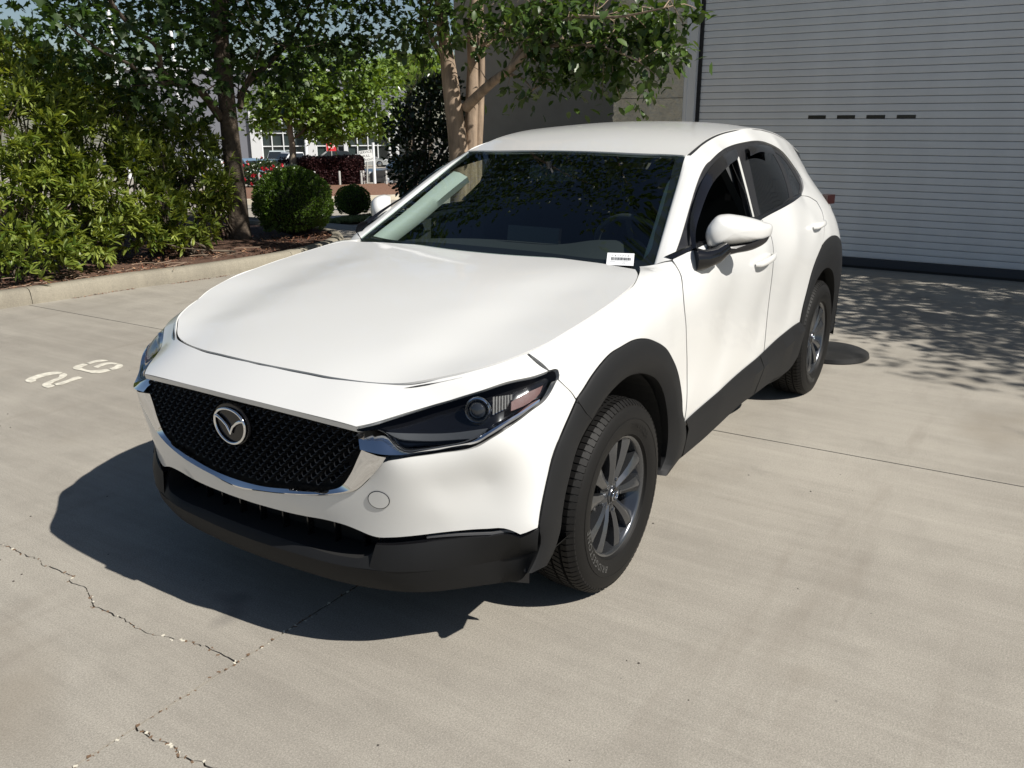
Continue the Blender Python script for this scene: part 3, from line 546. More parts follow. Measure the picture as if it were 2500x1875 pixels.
# measured outlines of the car, metres: x forward of the front axle, y to the car's left, z up
D = {"hoodcut":[[0.399,0.747,0.925],[0.444,0.728,0.916],[0.5,0.7,0.906],[0.568,0.65,0.893],[0.621,0.59,0.878],[0.654,0.549,0.869],[0.676,0.515,0.863],[0.692,0.477,0.859],[0.706,0.437,0.858],[0.719,0.395,0.858],[0.733,0.336,0.859],[0.745,0.274,0.861],[0.751,0.205,0.863],[0.756,0.127,0.863],[0.758,0.046,0.864]],"lip":[[0.845,0.473,0.774],[0.844,0.44,0.778],[0.839,0.36,0.783],[0.843,0.324,0.784],[0.872,0.243,0.795],[0.871,0.125,0.79],[0.883,0.024,0.794]],"hltop":[[0.392,0.82,0.877],[0.451,0.8,0.871],[0.518,0.758,0.862],[0.578,0.72,0.853],[0.64,0.652,0.828],[0.685,0.603,0.812],[0.729,0.568,0.8],[0.77,0.54,0.793],[0.815,0.507,0.785]],"wbot":[[0.823,0.563,0.687],[0.81,0.586,0.692],[0.736,0.672,0.703],[0.671,0.753,0.717],[0.64,0.784,0.74],[0.606,0.807,0.759],[0.537,0.824,0.78],[0.494,0.832,0.793],[0.459,0.842,0.806],[0.423,0.845,0.826],[0.382,0.843,0.853]],"frame_out":[[0.887,0.001,0.498],[0.887,0.108,0.51],[0.885,0.227,0.529],[0.863,0.362,0.55],[0.853,0.408,0.563],[0.842,0.453,0.579],[0.835,0.494,0.616],[0.828,0.55,0.68]],"wlow":[[0.556,0.885,0.457],[0.57,0.875,0.453],[0.583,0.863,0.447],[0.595,0.849,0.442],[0.609,0.827,0.455],[0.62,0.809,0.461],[0.644,0.769,0.459],[0.676,0.718,0.455],[0.722,0.653,0.448],[0.766,0.586,0.438],[0.791,0.537,0.431],[0.81,0.491,0.428],[0.818,0.47,0.433],[0.827,0.446,0.442],[0.84,0.405,0.454],[0.853,0.345,0.46],[0.867,0.254,0.457],[0.876,0.129,0.453],[0.873,0.006,0.448]],"archF_n":[[0.337,0.881,0.784],[0.363,0.883,0.765],[0.407,0.884,0.726],[0.44,0.882,0.687],[0.475,0.881,0.641],[0.502,0.882,0.593],[0.53,0.883,0.529],[0.545,0.884,0.489],[0.556,0.885,0.457]],"seam_n":[[0.382,0.843,0.853],[0.364,0.861,0.828],[0.35,0.872,0.809]],"cap":[[0.82,0.519,0.557]],"wing_top":[[0.819,0.453,0.75],[0.789,0.521,0.751],[0.785,0.531,0.746],[0.781,0.552,0.727],[0.772,0.572,0.713],[0.741,0.612,0.711],[0.703,0.664,0.716],[0.666,0.717,0.728],[0.65,0.742,0.74],[0.627,0.768,0.76],[0.586,0.796,0.779],[0.521,0.814,0.797],[0.462,0.832,0.815]],"wing_bot":[[0.85,0.487,0.712],[0.846,0.518,0.71],[0.834,0.564,0.708],[0.824,0.581,0.708],[0.809,0.602,0.708],[0.774,0.638,0.714],[0.731,0.684,0.721],[0.69,0.734,0.73],[0.671,0.757,0.736],[0.644,0.78,0.754],[0.601,0.805,0.776],[0.533,0.822,0.792],[0.472,0.837,0.81]],"grille_in":[[0.84,0.477,0.703],[0.843,0.461,0.671],[0.849,0.438,0.625],[0.856,0.401,0.579],[0.863,0.364,0.563],[0.877,0.294,0.55],[0.886,0.23,0.542],[0.89,0.112,0.524],[0.89,0.019,0.52]],"grille_in2":[[0.827,0.465,0.696],[0.831,0.449,0.664],[0.836,0.425,0.618],[0.842,0.388,0.571],[0.85,0.35,0.554],[0.863,0.279,0.541],[0.871,0.213,0.532],[0.872,0.091,0.512],[0.873,-0.003,0.508]],"grille_out":[[0.824,0.561,0.697],[0.828,0.55,0.68],[0.835,0.494,0.616],[0.842,0.453,0.579],[0.853,0.408,0.563],[0.868,0.335,0.546],[0.885,0.227,0.529],[0.887,0.108,0.51],[0.887,0.003,0.498]],"lens":[[0.845,0.476,0.772],[0.815,0.507,0.785],[0.77,0.54,0.793],[0.729,0.568,0.8],[0.685,0.603,0.812],[0.64,0.652,0.828],[0.578,0.72,0.853],[0.518,0.758,0.862],[0.451,0.8,0.871],[0.393,0.82,0.877],[0.372,0.83,0.878],[0.366,0.836,0.874],[0.374,0.84,0.863],[0.395,0.843,0.844],[0.423,0.844,0.827],[0.449,0.84,0.818],[0.466,0.834,0.816],[0.525,0.817,0.798],[0.592,0.8,0.782],[0.636,0.774,0.764],[0.662,0.751,0.746],[0.682,0.728,0.735],[0.722,0.677,0.725],[0.762,0.629,0.723],[0.794,0.591,0.725],[0.802,0.57,0.739],[0.806,0.548,0.757],[0.81,0.539,0.763],[0.845,0.481,0.764]],"proj":[[0.606,0.714,0.799]],"proj2":[[0.552,0.761,0.812]],"amber":[[0.533,0.779,0.824],[0.474,0.8,0.84],[0.422,0.818,0.849],[0.446,0.822,0.83],[0.491,0.811,0.81],[0.55,0.79,0.803]],"shelf":[[0.789,0.531,0.767],[0.747,0.581,0.761],[0.68,0.672,0.758],[0.63,0.749,0.768],[0.547,0.807,0.771],[0.593,0.793,0.76],[0.639,0.755,0.745],[0.69,0.68,0.739],[0.744,0.607,0.741],[0.774,0.566,0.749]],"fender":[[0.399,0.748,0.924],[0.334,0.775,0.941],[0.229,0.795,0.964],[0.064,0.805,0.99],[-0.11,0.8,1.013],[-0.249,0.785,1.033],[-0.331,0.761,1.048],[-0.455,0.706,1.058],[-0.518,0.743,1.06],[-0.553,0.797,1.072],[-0.548,0.812,1.061],[-0.54,0.841,1.024],[-0.514,0.863,0.972],[-0.507,0.871,0.933],[-0.541,0.875,0.814],[-0.596,0.865,0.663],[-0.612,0.863,0.595],[-0.615,0.866,0.499],[-0.607,0.864,0.435],[-0.566,0.866,0.438],[-0.554,0.868,0.48],[-0.54,0.867,0.552],[-0.509,0.869,0.617],[-0.464,0.873,0.68],[-0.4,0.877,0.739],[-0.321,0.882,0.797],[-0.227,0.886,0.84],[-0.119,0.888,0.874],[-0.046,0.887,0.885],[0.064,0.887,0.883],[0.114,0.886,0.88],[0.189,0.886,0.861],[0.245,0.884,0.835],[0.297,0.881,0.802],[0.331,0.878,0.782],[0.347,0.87,0.808],[0.363,0.861,0.827],[0.38,0.845,0.852],[0.371,0.841,0.864],[0.367,0.835,0.876],[0.372,0.83,0.879],[0.392,0.82,0.878]],"front_door":[[-0.559,0.796,1.075],[-0.55,0.814,1.06],[-0.543,0.841,1.024],[-0.517,0.863,0.971],[-0.511,0.871,0.933],[-0.545,0.874,0.813],[-0.601,0.865,0.662],[-0.616,0.863,0.594],[-0.62,0.866,0.498],[-0.613,0.864,0.399],[-0.754,0.857,0.394],[-1.632,0.864,0.445],[-1.622,0.867,0.583],[-1.615,0.87,0.681],[-1.606,0.876,0.794],[-1.604,0.879,0.894],[-1.612,0.874,0.974],[-1.613,0.86,1.039],[-1.587,0.841,1.092],[-1.553,0.821,1.134],[-1.146,0.835,1.126],[-0.809,0.84,1.114],[-0.675,0.828,1.1],[-0.56,0.795,1.075]],"rear_door":[[-1.555,0.82,1.136],[-1.716,0.815,1.146],[-1.865,0.817,1.157],[-2.12,0.813,1.176],[-2.379,0.779,1.183],[-2.537,0.782,1.165],[-2.646,0.798,1.133],[-2.653,0.831,1.081],[-2.606,0.863,1.018],[-2.546,0.881,0.956],[-2.49,0.889,0.904],[-2.382,0.891,0.842],[-2.312,0.891,0.78],[-2.26,0.888,0.688],[-2.219,0.883,0.59],[-2.205,0.88,0.496],[-2.143,0.877,0.485],[-1.891,0.868,0.47],[-1.639,0.864,0.445],[-1.629,0.867,0.582],[-1.621,0.87,0.68],[-1.612,0.876,0.793],[-1.612,0.879,0.892],[-1.62,0.873,0.973],[-1.62,0.859,1.038],[-1.594,0.841,1.092]],"dlo_top":[[-0.56,0.795,1.075],[-0.675,0.776,1.132],[-0.863,0.73,1.226],[-1.012,0.697,1.311],[-1.122,0.681,1.369],[-1.269,0.662,1.412],[-1.457,0.641,1.447],[-1.704,0.618,1.468],[-1.9,0.63,1.479],[-2.176,0.625,1.467],[-2.359,0.64,1.432],[-2.508,0.659,1.372],[-2.625,0.681,1.301],[-2.647,0.705,1.258],[-2.554,0.742,1.221],[-2.379,0.779,1.183]],"dlo_bot":[[-2.379,0.779,1.183],[-2.12,0.813,1.176],[-1.865,0.817,1.157],[-1.716,0.815,1.146],[-1.555,0.82,1.136],[-1.146,0.835,1.126],[-0.809,0.84,1.114],[-0.675,0.828,1.1],[-0.56,0.795,1.075]],"body_side":[[-1.172,0.584,1.433],[-1.187,0.598,1.431],[-1.32,0.592,1.466],[-1.469,0.582,1.493],[-1.634,0.573,1.513],[-1.815,0.576,1.527],[-2.093,0.574,1.534],[-2.4,0.578,1.513],[-2.7,0.568,1.472],[-3.0,0.548,1.415],[-3.28,0.545,1.3],[-3.3,0.6,1.2],[-3.33,0.66,1.125],[-3.36,0.715,1.05],[-3.36,0.765,0.95],[-3.34,0.81,0.8],[-3.3,0.84,0.65],[-3.2,0.86,0.55],[-3.09,0.87,0.55],[-3.08,0.872,0.68],[-3.04,0.872,0.82],[-2.997,0.872,0.884],[-2.862,0.877,0.92],[-2.654,0.885,0.933],[-2.499,0.889,0.905],[-2.556,0.881,0.955],[-2.615,0.863,1.017],[-2.663,0.831,1.08],[-2.661,0.796,1.134],[-2.551,0.78,1.166],[-2.398,0.776,1.184],[-2.554,0.742,1.221],[-2.647,0.705,1.258],[-2.625,0.681,1.301],[-2.508,0.659,1.372],[-2.359,0.64,1.432],[-2.176,0.625,1.467],[-1.9,0.63,1.479],[-1.704,0.618,1.468],[-1.457,0.641,1.447],[-1.269,0.662,1.412]],"ditch_in":[[-1.169,0.584,1.433],[-1.293,0.577,1.463],[-1.413,0.571,1.49],[-1.603,0.565,1.518],[-1.827,0.571,1.535],[-2.081,0.578,1.537],[-2.4,0.562,1.522],[-2.7,0.55,1.487],[-3.0,0.53,1.435],[-3.25,0.512,1.385]],"ditch_out":[[-1.165,0.588,1.426],[-1.187,0.598,1.431],[-1.32,0.592,1.466],[-1.469,0.582,1.493],[-1.634,0.573,1.513],[-1.815,0.576,1.527],[-2.093,0.574,1.534],[-2.4,0.578,1.513],[-2.7,0.568,1.472],[-3.0,0.548,1.415],[-3.25,0.545,1.33]],"open_front":[[-0.69,0.829,1.104],[-0.771,0.801,1.152],[-0.941,0.754,1.231],[-1.051,0.736,1.297],[-1.193,0.716,1.356],[-1.443,0.674,1.402],[-1.647,0.649,1.424],[-1.571,0.708,1.327],[-1.509,0.761,1.24],[-1.432,0.817,1.157],[-1.158,0.83,1.144],[-0.827,0.832,1.125]],"glass_rear":[[-1.792,0.657,1.428],[-2.074,0.652,1.442],[-2.204,0.653,1.428],[-2.212,0.698,1.361],[-2.171,0.753,1.277],[-2.089,0.803,1.198],[-1.881,0.811,1.172],[-1.591,0.814,1.146],[-1.679,0.744,1.275]],"glass_quarter":[[-2.283,0.652,1.421],[-2.411,0.673,1.37],[-2.506,0.706,1.29],[-2.528,0.734,1.238],[-2.43,0.761,1.205],[-2.177,0.803,1.188],[-2.251,0.759,1.251],[-2.309,0.7,1.342]],"visor_f_out":[[-0.673,0.828,1.106],[-0.758,0.781,1.168],[-0.9,0.734,1.242],[-1.062,0.706,1.334],[-1.286,0.679,1.407],[-1.652,0.637,1.45]],"visor_f_in":[[-0.667,0.846,1.109],[-0.732,0.816,1.154],[-0.886,0.774,1.225],[-1.052,0.749,1.314],[-1.256,0.733,1.374],[-1.557,0.687,1.408]],"visor_r_out":[[-1.801,0.646,1.454],[-1.943,0.654,1.459],[-2.176,0.646,1.449]],"visor_r_in":[[-1.729,0.689,1.413],[-1.883,0.691,1.428],[-2.093,0.703,1.407]],"run_chrome":[[-1.618,0.662,1.409],[-1.565,0.71,1.328],[-1.501,0.764,1.241],[-1.423,0.82,1.158]],"run_chrome2":[[-1.648,0.66,1.413],[-1.591,0.711,1.327],[-1.532,0.763,1.238],[-1.456,0.817,1.156]],"arch_out":[[0.593,0.87,0.325],[0.574,0.874,0.344],[0.552,0.88,0.381],[0.544,0.884,0.414],[0.556,0.885,0.454],[0.547,0.885,0.49],[0.532,0.884,0.53],[0.503,0.882,0.593],[0.478,0.883,0.643],[0.442,0.883,0.688],[0.399,0.88,0.723],[0.353,0.878,0.761],[0.331,0.878,0.783],[0.297,0.881,0.802],[0.245,0.884,0.835],[0.189,0.886,0.861],[0.114,0.886,0.88],[0.064,0.887,0.883],[-0.046,0.887,0.885],[-0.119,0.888,0.874],[-0.227,0.886,0.84],[-0.321,0.882,0.797],[-0.4,0.877,0.739],[-0.464,0.873,0.68],[-0.509,0.869,0.617],[-0.54,0.867,0.552],[-0.559,0.868,0.478],[-0.594,0.864,0.433],[-0.663,0.847,0.323],[-0.65,0.84,0.261],[-0.47,0.851,0.246]],"arch_in":[[0.463,0.878,0.31],[0.42,0.882,0.344],[0.401,0.883,0.374],[0.395,0.886,0.428],[0.382,0.887,0.485],[0.357,0.888,0.542],[0.332,0.889,0.594],[0.293,0.889,0.641],[0.233,0.892,0.683],[0.122,0.895,0.742],[0.054,0.894,0.758],[-0.014,0.894,0.766],[-0.107,0.892,0.755],[-0.204,0.888,0.726],[-0.302,0.883,0.677],[-0.371,0.878,0.615],[-0.421,0.874,0.538],[-0.457,0.87,0.452],[-0.482,0.861,0.366],[-0.486,0.855,0.304],[-0.42,0.856,0.257]],"sill_top":[[-0.622,0.862,0.425],[-0.862,0.859,0.437],[-1.19,0.862,0.462],[-1.631,0.864,0.487],[-1.891,0.868,0.51],[-2.143,0.877,0.525],[-2.213,0.88,0.525]],"sill_mid":[[-0.655,0.855,0.382],[-0.877,0.856,0.398],[-1.269,0.858,0.409],[-1.659,0.859,0.421],[-1.95,0.868,0.442],[-2.184,0.876,0.468],[-2.25,0.88,0.478]],"sill_bot":[[-0.665,0.839,0.255],[-0.828,0.84,0.255],[-1.398,0.847,0.285],[-1.864,0.844,0.271],[-2.228,0.863,0.288],[-2.272,0.869,0.317]],"rarch_in":[[-2.247,0.0,0.28],[-2.243,0.0,0.328],[-2.245,0.0,0.376],[-2.252,0.0,0.424],[-2.265,0.0,0.471],[-2.284,0.0,0.515],[-2.307,0.0,0.558],[-2.336,0.0,0.597],[-2.369,0.0,0.632],[-2.405,0.0,0.664],[-2.445,0.0,0.691],[-2.488,0.0,0.713],[-2.534,0.0,0.729],[-2.581,0.0,0.741],[-2.629,0.0,0.746],[-2.677,0.0,0.746],[-2.725,0.0,0.741],[-2.772,0.0,0.729],[-2.818,0.0,0.713],[-2.861,0.0,0.691],[-2.901,0.0,0.664],[-2.937,0.0,0.632],[-2.97,0.0,0.597],[-2.999,0.0,0.558],[-3.022,0.0,0.515],[-3.041,0.0,0.471],[-3.054,0.0,0.424],[-3.061,0.0,0.376],[-3.063,0.0,0.328],[-3.059,0.0,0.28]],"rarch_out":[[-2.224,0.879,0.488],[-2.205,0.88,0.526],[-2.219,0.883,0.59],[-2.26,0.888,0.688],[-2.312,0.891,0.78],[-2.382,0.891,0.842],[-2.49,0.889,0.904],[-2.654,0.885,0.933],[-2.862,0.877,0.92],[-2.997,0.872,0.884],[-3.04,0.872,0.82],[-3.1,0.87,0.68],[-3.13,0.868,0.5],[-3.13,0.862,0.36]],"handle_f":[[-1.321,0.877,0.956],[-1.568,0.877,0.974]],"handle_r":[[-2.283,0.871,1.017],[-2.586,0.86,1.026]],"mir_cap":[[-0.805,0.831,1.147],[-0.809,0.835,1.173],[-0.821,0.846,1.198],[-0.839,0.862,1.219],[-0.863,0.884,1.224],[-0.906,0.923,1.218],[-0.955,0.968,1.204],[-0.993,1.002,1.188],[-1.021,1.028,1.171],[-1.022,1.028,1.142],[-1.017,1.024,1.128],[-0.986,0.996,1.111],[-0.938,0.952,1.105],[-0.865,0.886,1.099],[-0.817,0.843,1.098],[-0.808,0.834,1.123]],"mir_low":[[-0.817,0.843,1.1],[-0.865,0.886,1.099],[-0.938,0.952,1.105],[-0.986,0.996,1.112],[-1.016,1.024,1.129],[-1.007,1.015,1.105],[-0.976,0.987,1.082],[-0.916,0.932,1.067],[-0.868,0.888,1.058],[-0.831,0.855,1.065]],"mir_arm":[[-0.569,0.9,1.106],[-0.541,0.9,1.096],[-0.573,0.9,1.078],[-0.672,0.9,1.051],[-0.766,0.9,1.053],[-0.833,0.9,1.068]],"tag":[[-0.527,0.54,1.086],[-0.549,0.644,1.088],[-0.488,0.671,1.05],[-0.468,0.565,1.049]],"frit_in":[[-0.505,0.546,1.067],[-0.534,0.681,1.072],[-0.56,0.689,1.086],[-0.7,0.661,1.166],[-0.893,0.615,1.278],[-1.076,0.563,1.383],[-1.147,0.543,1.423],[-1.137,0.376,1.432],[-1.116,0.076,1.438]],"tail":[[-3.186,0.72,1.139],[-3.354,0.72,1.119],[-3.374,0.72,1.05],[-3.255,0.72,1.075]]}
SIDE = [[0.557,0.885,0.458],[0.535,0.884,0.53],[0.502,0.882,0.6],[0.462,0.881,0.69],[0.56,0.878,0.37],[0.52,0.874,0.29],[0.62,0.868,0.42],[0.4,0.745,0.925],[0.385,0.8,0.9],[0.37,0.835,0.875],[0.38,0.85,0.84],[0.37,0.87,0.79],[0.35,0.884,0.7],[0.35,0.887,0.5],[0.35,0.88,0.3],[0.335,0.775,0.941],[0.229,0.795,0.964],[0.2,0.835,0.945],[0.2,0.868,0.905],[0.19,0.886,0.86],[0.2,0.893,0.7],[0.2,0.89,0.4],[0.065,0.805,0.989],[0.065,0.845,0.965],[0.065,0.873,0.925],[0.065,0.888,0.88],[0.065,0.893,0.8],[0.05,0.89,0.5],[-0.11,0.8,1.013],[-0.11,0.845,0.988],[-0.11,0.869,0.95],[-0.11,0.885,0.9],[-0.11,0.891,0.8],[-0.11,0.888,0.5],[-0.25,0.785,1.033],[-0.25,0.84,1.005],[-0.25,0.867,0.955],[-0.25,0.88,0.9],[-0.25,0.885,0.8],[-0.4,0.72,1.055],[-0.41,0.78,1.055],[-0.42,0.83,1.03],[-0.42,0.864,0.97],[-0.42,0.876,0.9],[-0.42,0.877,0.8],[-0.45,0.873,0.6],[-0.45,0.87,0.45],[-0.518,0.742,1.058],[-0.563,0.8,1.075],[-0.58,0.845,1.03],[-0.6,0.868,0.97],[-0.6,0.877,0.9],[-0.6,0.87,0.75],[-0.6,0.863,0.6],[-0.6,0.866,0.45],[-0.6,0.845,0.3],[-0.536,0.775,1.0735],[-0.623,0.7162,1.1183],[-0.645,0.7501,1.1322],[-0.675,0.776,1.132],[-0.716,0.6937,1.1711],[-0.739,0.7273,1.1825],[-0.77,0.753,1.18],[-0.815,0.6695,1.2277],[-0.835,0.7038,1.2338],[-0.864,0.73,1.226],[-0.94,0.639,1.2993],[-0.961,0.676,1.3051],[-0.99,0.705,1.297],[-1.065,0.6084,1.3709],[-1.09,0.6487,1.377],[-1.123,0.681,1.369],[-1.177,0.581,1.435],[-1.23,0.6245,1.432],[-1.29,0.66,1.415],[-0.558,0.7323,1.0806],[-0.656,0.7082,1.1372],[-0.755,0.684,1.1937],[-0.854,0.6599,1.2503],[-0.904,0.6478,1.2785],[-1.002,0.6237,1.3351],[-1.101,0.5995,1.3916],[-1.151,0.5874,1.4199],[-1.0,0.832,1.1],[-1.0,0.862,1.045],[-1.0,0.88,0.98],[-1.0,0.881,0.89],[-1.0,0.87,0.75],[-1.0,0.863,0.6],[-1.0,0.866,0.45],[-1.0,0.846,0.3],[-1.0,0.787,1.19],[-1.0,0.735,1.28],[-1.5,0.826,1.13],[-1.5,0.859,1.065],[-1.5,0.88,0.985],[-1.5,0.882,0.9],[-1.5,0.871,0.75],[-1.5,0.864,0.6],[-1.5,0.868,0.45],[-1.5,0.847,0.3],[-1.5,0.785,1.2],[-1.5,0.738,1.28],[-1.5,0.685,1.37],[-1.46,0.64,1.449],[-1.413,0.57,1.49],[-1.9,0.822,1.15],[-1.9,0.774,1.245],[-1.9,0.718,1.345],[-1.9,0.665,1.43],[-1.9,0.63,1.48],[-1.831,0.57,1.535],[-1.9,0.6,1.515],[-2.0,0.855,1.085],[-2.0,0.879,1.0],[-2.0,0.884,0.9],[-2.0,0.875,0.75],[-2.0,0.87,0.6],[-2.0,0.872,0.45],[-2.0,0.848,0.3],[-2.105,0.57,1.538],[-2.4,0.778,1.18],[-2.38,0.742,1.25],[-2.36,0.69,1.35],[-2.36,0.64,1.431],[-2.4,0.6,1.485],[-2.4,0.565,1.52],[-2.4,0.845,1.08],[-2.4,0.878,1.0],[-2.4,0.888,0.92],[-2.4,0.892,0.8],[-2.4,0.892,0.6],[-2.69,0.7,1.255],[-2.7,0.755,1.185],[-2.7,0.82,1.095],[-2.7,0.864,1.01],[-2.7,0.885,0.93],[-2.7,0.893,0.8],[-2.7,0.893,0.5],[-2.7,0.645,1.345],[-2.7,0.595,1.43],[-2.7,0.56,1.48],[-3.0,0.872,0.88],[-3.0,0.84,0.99],[-3.0,0.785,1.09],[-3.0,0.725,1.16],[-3.0,0.665,1.235],[-3.0,0.61,1.31],[-3.0,0.56,1.39],[-3.0,0.535,1.43],[-3.0,0.885,0.7],[-3.0,0.88,0.45],[-3.3,0.8,0.88],[-3.3,0.765,0.98],[-3.3,0.715,1.06],[-3.3,0.66,1.13],[-3.3,0.6,1.2],[-3.3,0.55,1.28],[-3.3,0.84,0.7],[-3.3,0.83,0.45]]
HOOD = [[0.757,0,0.864],[0.74,0.25,0.8635],[0.7,0.479,0.857],[0.65,0.547,0.87],[0.622,0.59,0.878],[0.568,0.65,0.893],[0.5,0.7,0.906],[0.4,0.745,0.925],[0.335,0.775,0.941],[0.229,0.795,0.964],[0.065,0.805,0.989],[-0.11,0.8,1.013],[-0.25,0.785,1.033],[-0.368,0.745,1.052],[-0.41,0.72,1.057],[0.5,0,0.922],[0.5,0.25,0.92],[0.5,0.38,0.916],[0.5,0.46,0.908],[0.5,0.54,0.901],[0.5,0.62,0.902],[0.2,0,0.984],[0.2,0.25,0.982],[0.2,0.4,0.978],[0.2,0.48,0.97],[0.2,0.57,0.962],[0.2,0.68,0.963],[-0.1,0,1.03],[-0.1,0.25,1.028],[-0.1,0.42,1.024],[-0.1,0.5,1.017],[-0.1,0.6,1.01],[-0.1,0.7,1.011],[-0.3,0,1.049],[-0.3,0.25,1.048],[-0.3,0.44,1.047],[-0.3,0.53,1.0445],[-0.3,0.64,1.041],[-0.46,0,1.061],[-0.46,0.25,1.06],[-0.45,0.46,1.058],[-0.44,0.56,1.057],[-0.43,0.64,1.0555],[-0.6,0,1.068],[-0.6,0.3,1.067],[-0.6,0.6,1.06]]
ROOF = [[-1.13,0,1.446],[-1.15,0.3,1.444],[-1.177,0.581,1.435],[-1.3,0,1.487],[-1.5,0,1.527],[-1.7,0,1.553],[-1.936,0,1.57],[-2.2,0,1.573],[-2.5,0,1.558],[-2.8,0,1.526],[-3.1,0,1.475],[-3.3,0,1.43],[-1.413,0.57,1.49],[-1.831,0.57,1.535],[-2.105,0.57,1.538],[-2.4,0.56,1.522],[-2.7,0.55,1.487],[-3.0,0.53,1.435],[-3.25,0.51,1.385],[-1.413,0.35,1.503],[-1.831,0.35,1.553],[-2.2,0.35,1.562],[-2.6,0.35,1.535],[-3.0,0.35,1.475]]
GLASS = [[-0.3,0,0.995],[-0.46,0,1.085],[-0.7,0,1.222],[-0.92,0,1.34],[-1.13,0,1.446],[-1.15,0.3,1.444],[-1.177,0.581,1.435],[-0.518,0.742,1.058],[-0.848,0.662,1.247],[-0.683,0.702,1.153],[-1.01,0.622,1.341],[-0.36,0.4,1.0],[-0.42,0.62,1.01],[-0.74,0.4,1.222],[-0.95,0.38,1.338]]
NTOP = [[0.757,0,0.864],[0.74,0.25,0.8635],[0.7,0.479,0.857],[0.65,0.547,0.87],[0.622,0.59,0.878],[0.568,0.65,0.893],[0.5,0.7,0.906],[0.4,0.745,0.925],[0.884,0,0.795],[0.873,0.25,0.79],[0.846,0.474,0.775],[0.77,0.54,0.793],[0.685,0.603,0.812],[0.64,0.652,0.828],[0.578,0.72,0.853],[0.452,0.8,0.872],[0.393,0.82,0.877]]
NOSE = [[0.757,0,0.864],[0.74,0.25,0.8635],[0.7,0.479,0.857],[0.65,0.547,0.87],[0.622,0.59,0.878],[0.568,0.65,0.893],[0.5,0.7,0.906],[0.4,0.745,0.925],[0.885,0,0.797],[0.876,0.25,0.79],[0.845,0.474,0.776],[0.832,0,0.836],[0.815,0.25,0.832],[0.785,0.478,0.822],[0.77,0.54,0.793],[0.69,0.6,0.81],[0.645,0.645,0.825],[0.578,0.72,0.853],[0.452,0.8,0.872],[0.37,0.835,0.875],[0.824,0.562,0.699],[0.733,0.67,0.716],[0.67,0.75,0.731],[0.61,0.8,0.768],[0.5,0.83,0.79],[0.388,0.845,0.842],[0.905,0,0.7],[0.895,0,0.6],[0.888,0,0.5],[0.873,0,0.448],[0.893,0.25,0.7],[0.885,0.25,0.58],[0.878,0.25,0.49],[0.862,0.25,0.44],[0.84,0.471,0.711],[0.84,0.47,0.62],[0.838,0.45,0.53],[0.815,0.477,0.425],[0.82,0.525,0.57],[0.72,0.655,0.446],[0.665,0.735,0.45],[0.62,0.81,0.455],[0.594,0.85,0.445],[0.557,0.885,0.458],[0.728,0.665,0.6],[0.725,0.662,0.52],[0.635,0.765,0.6],[0.62,0.79,0.53],[0.54,0.868,0.6],[0.53,0.883,0.53],[0.45,0.878,0.7],[0.42,0.875,0.76],[0.4,0.888,0.6],[0.4,0.888,0.45],[0.557,0.885,0.4]]
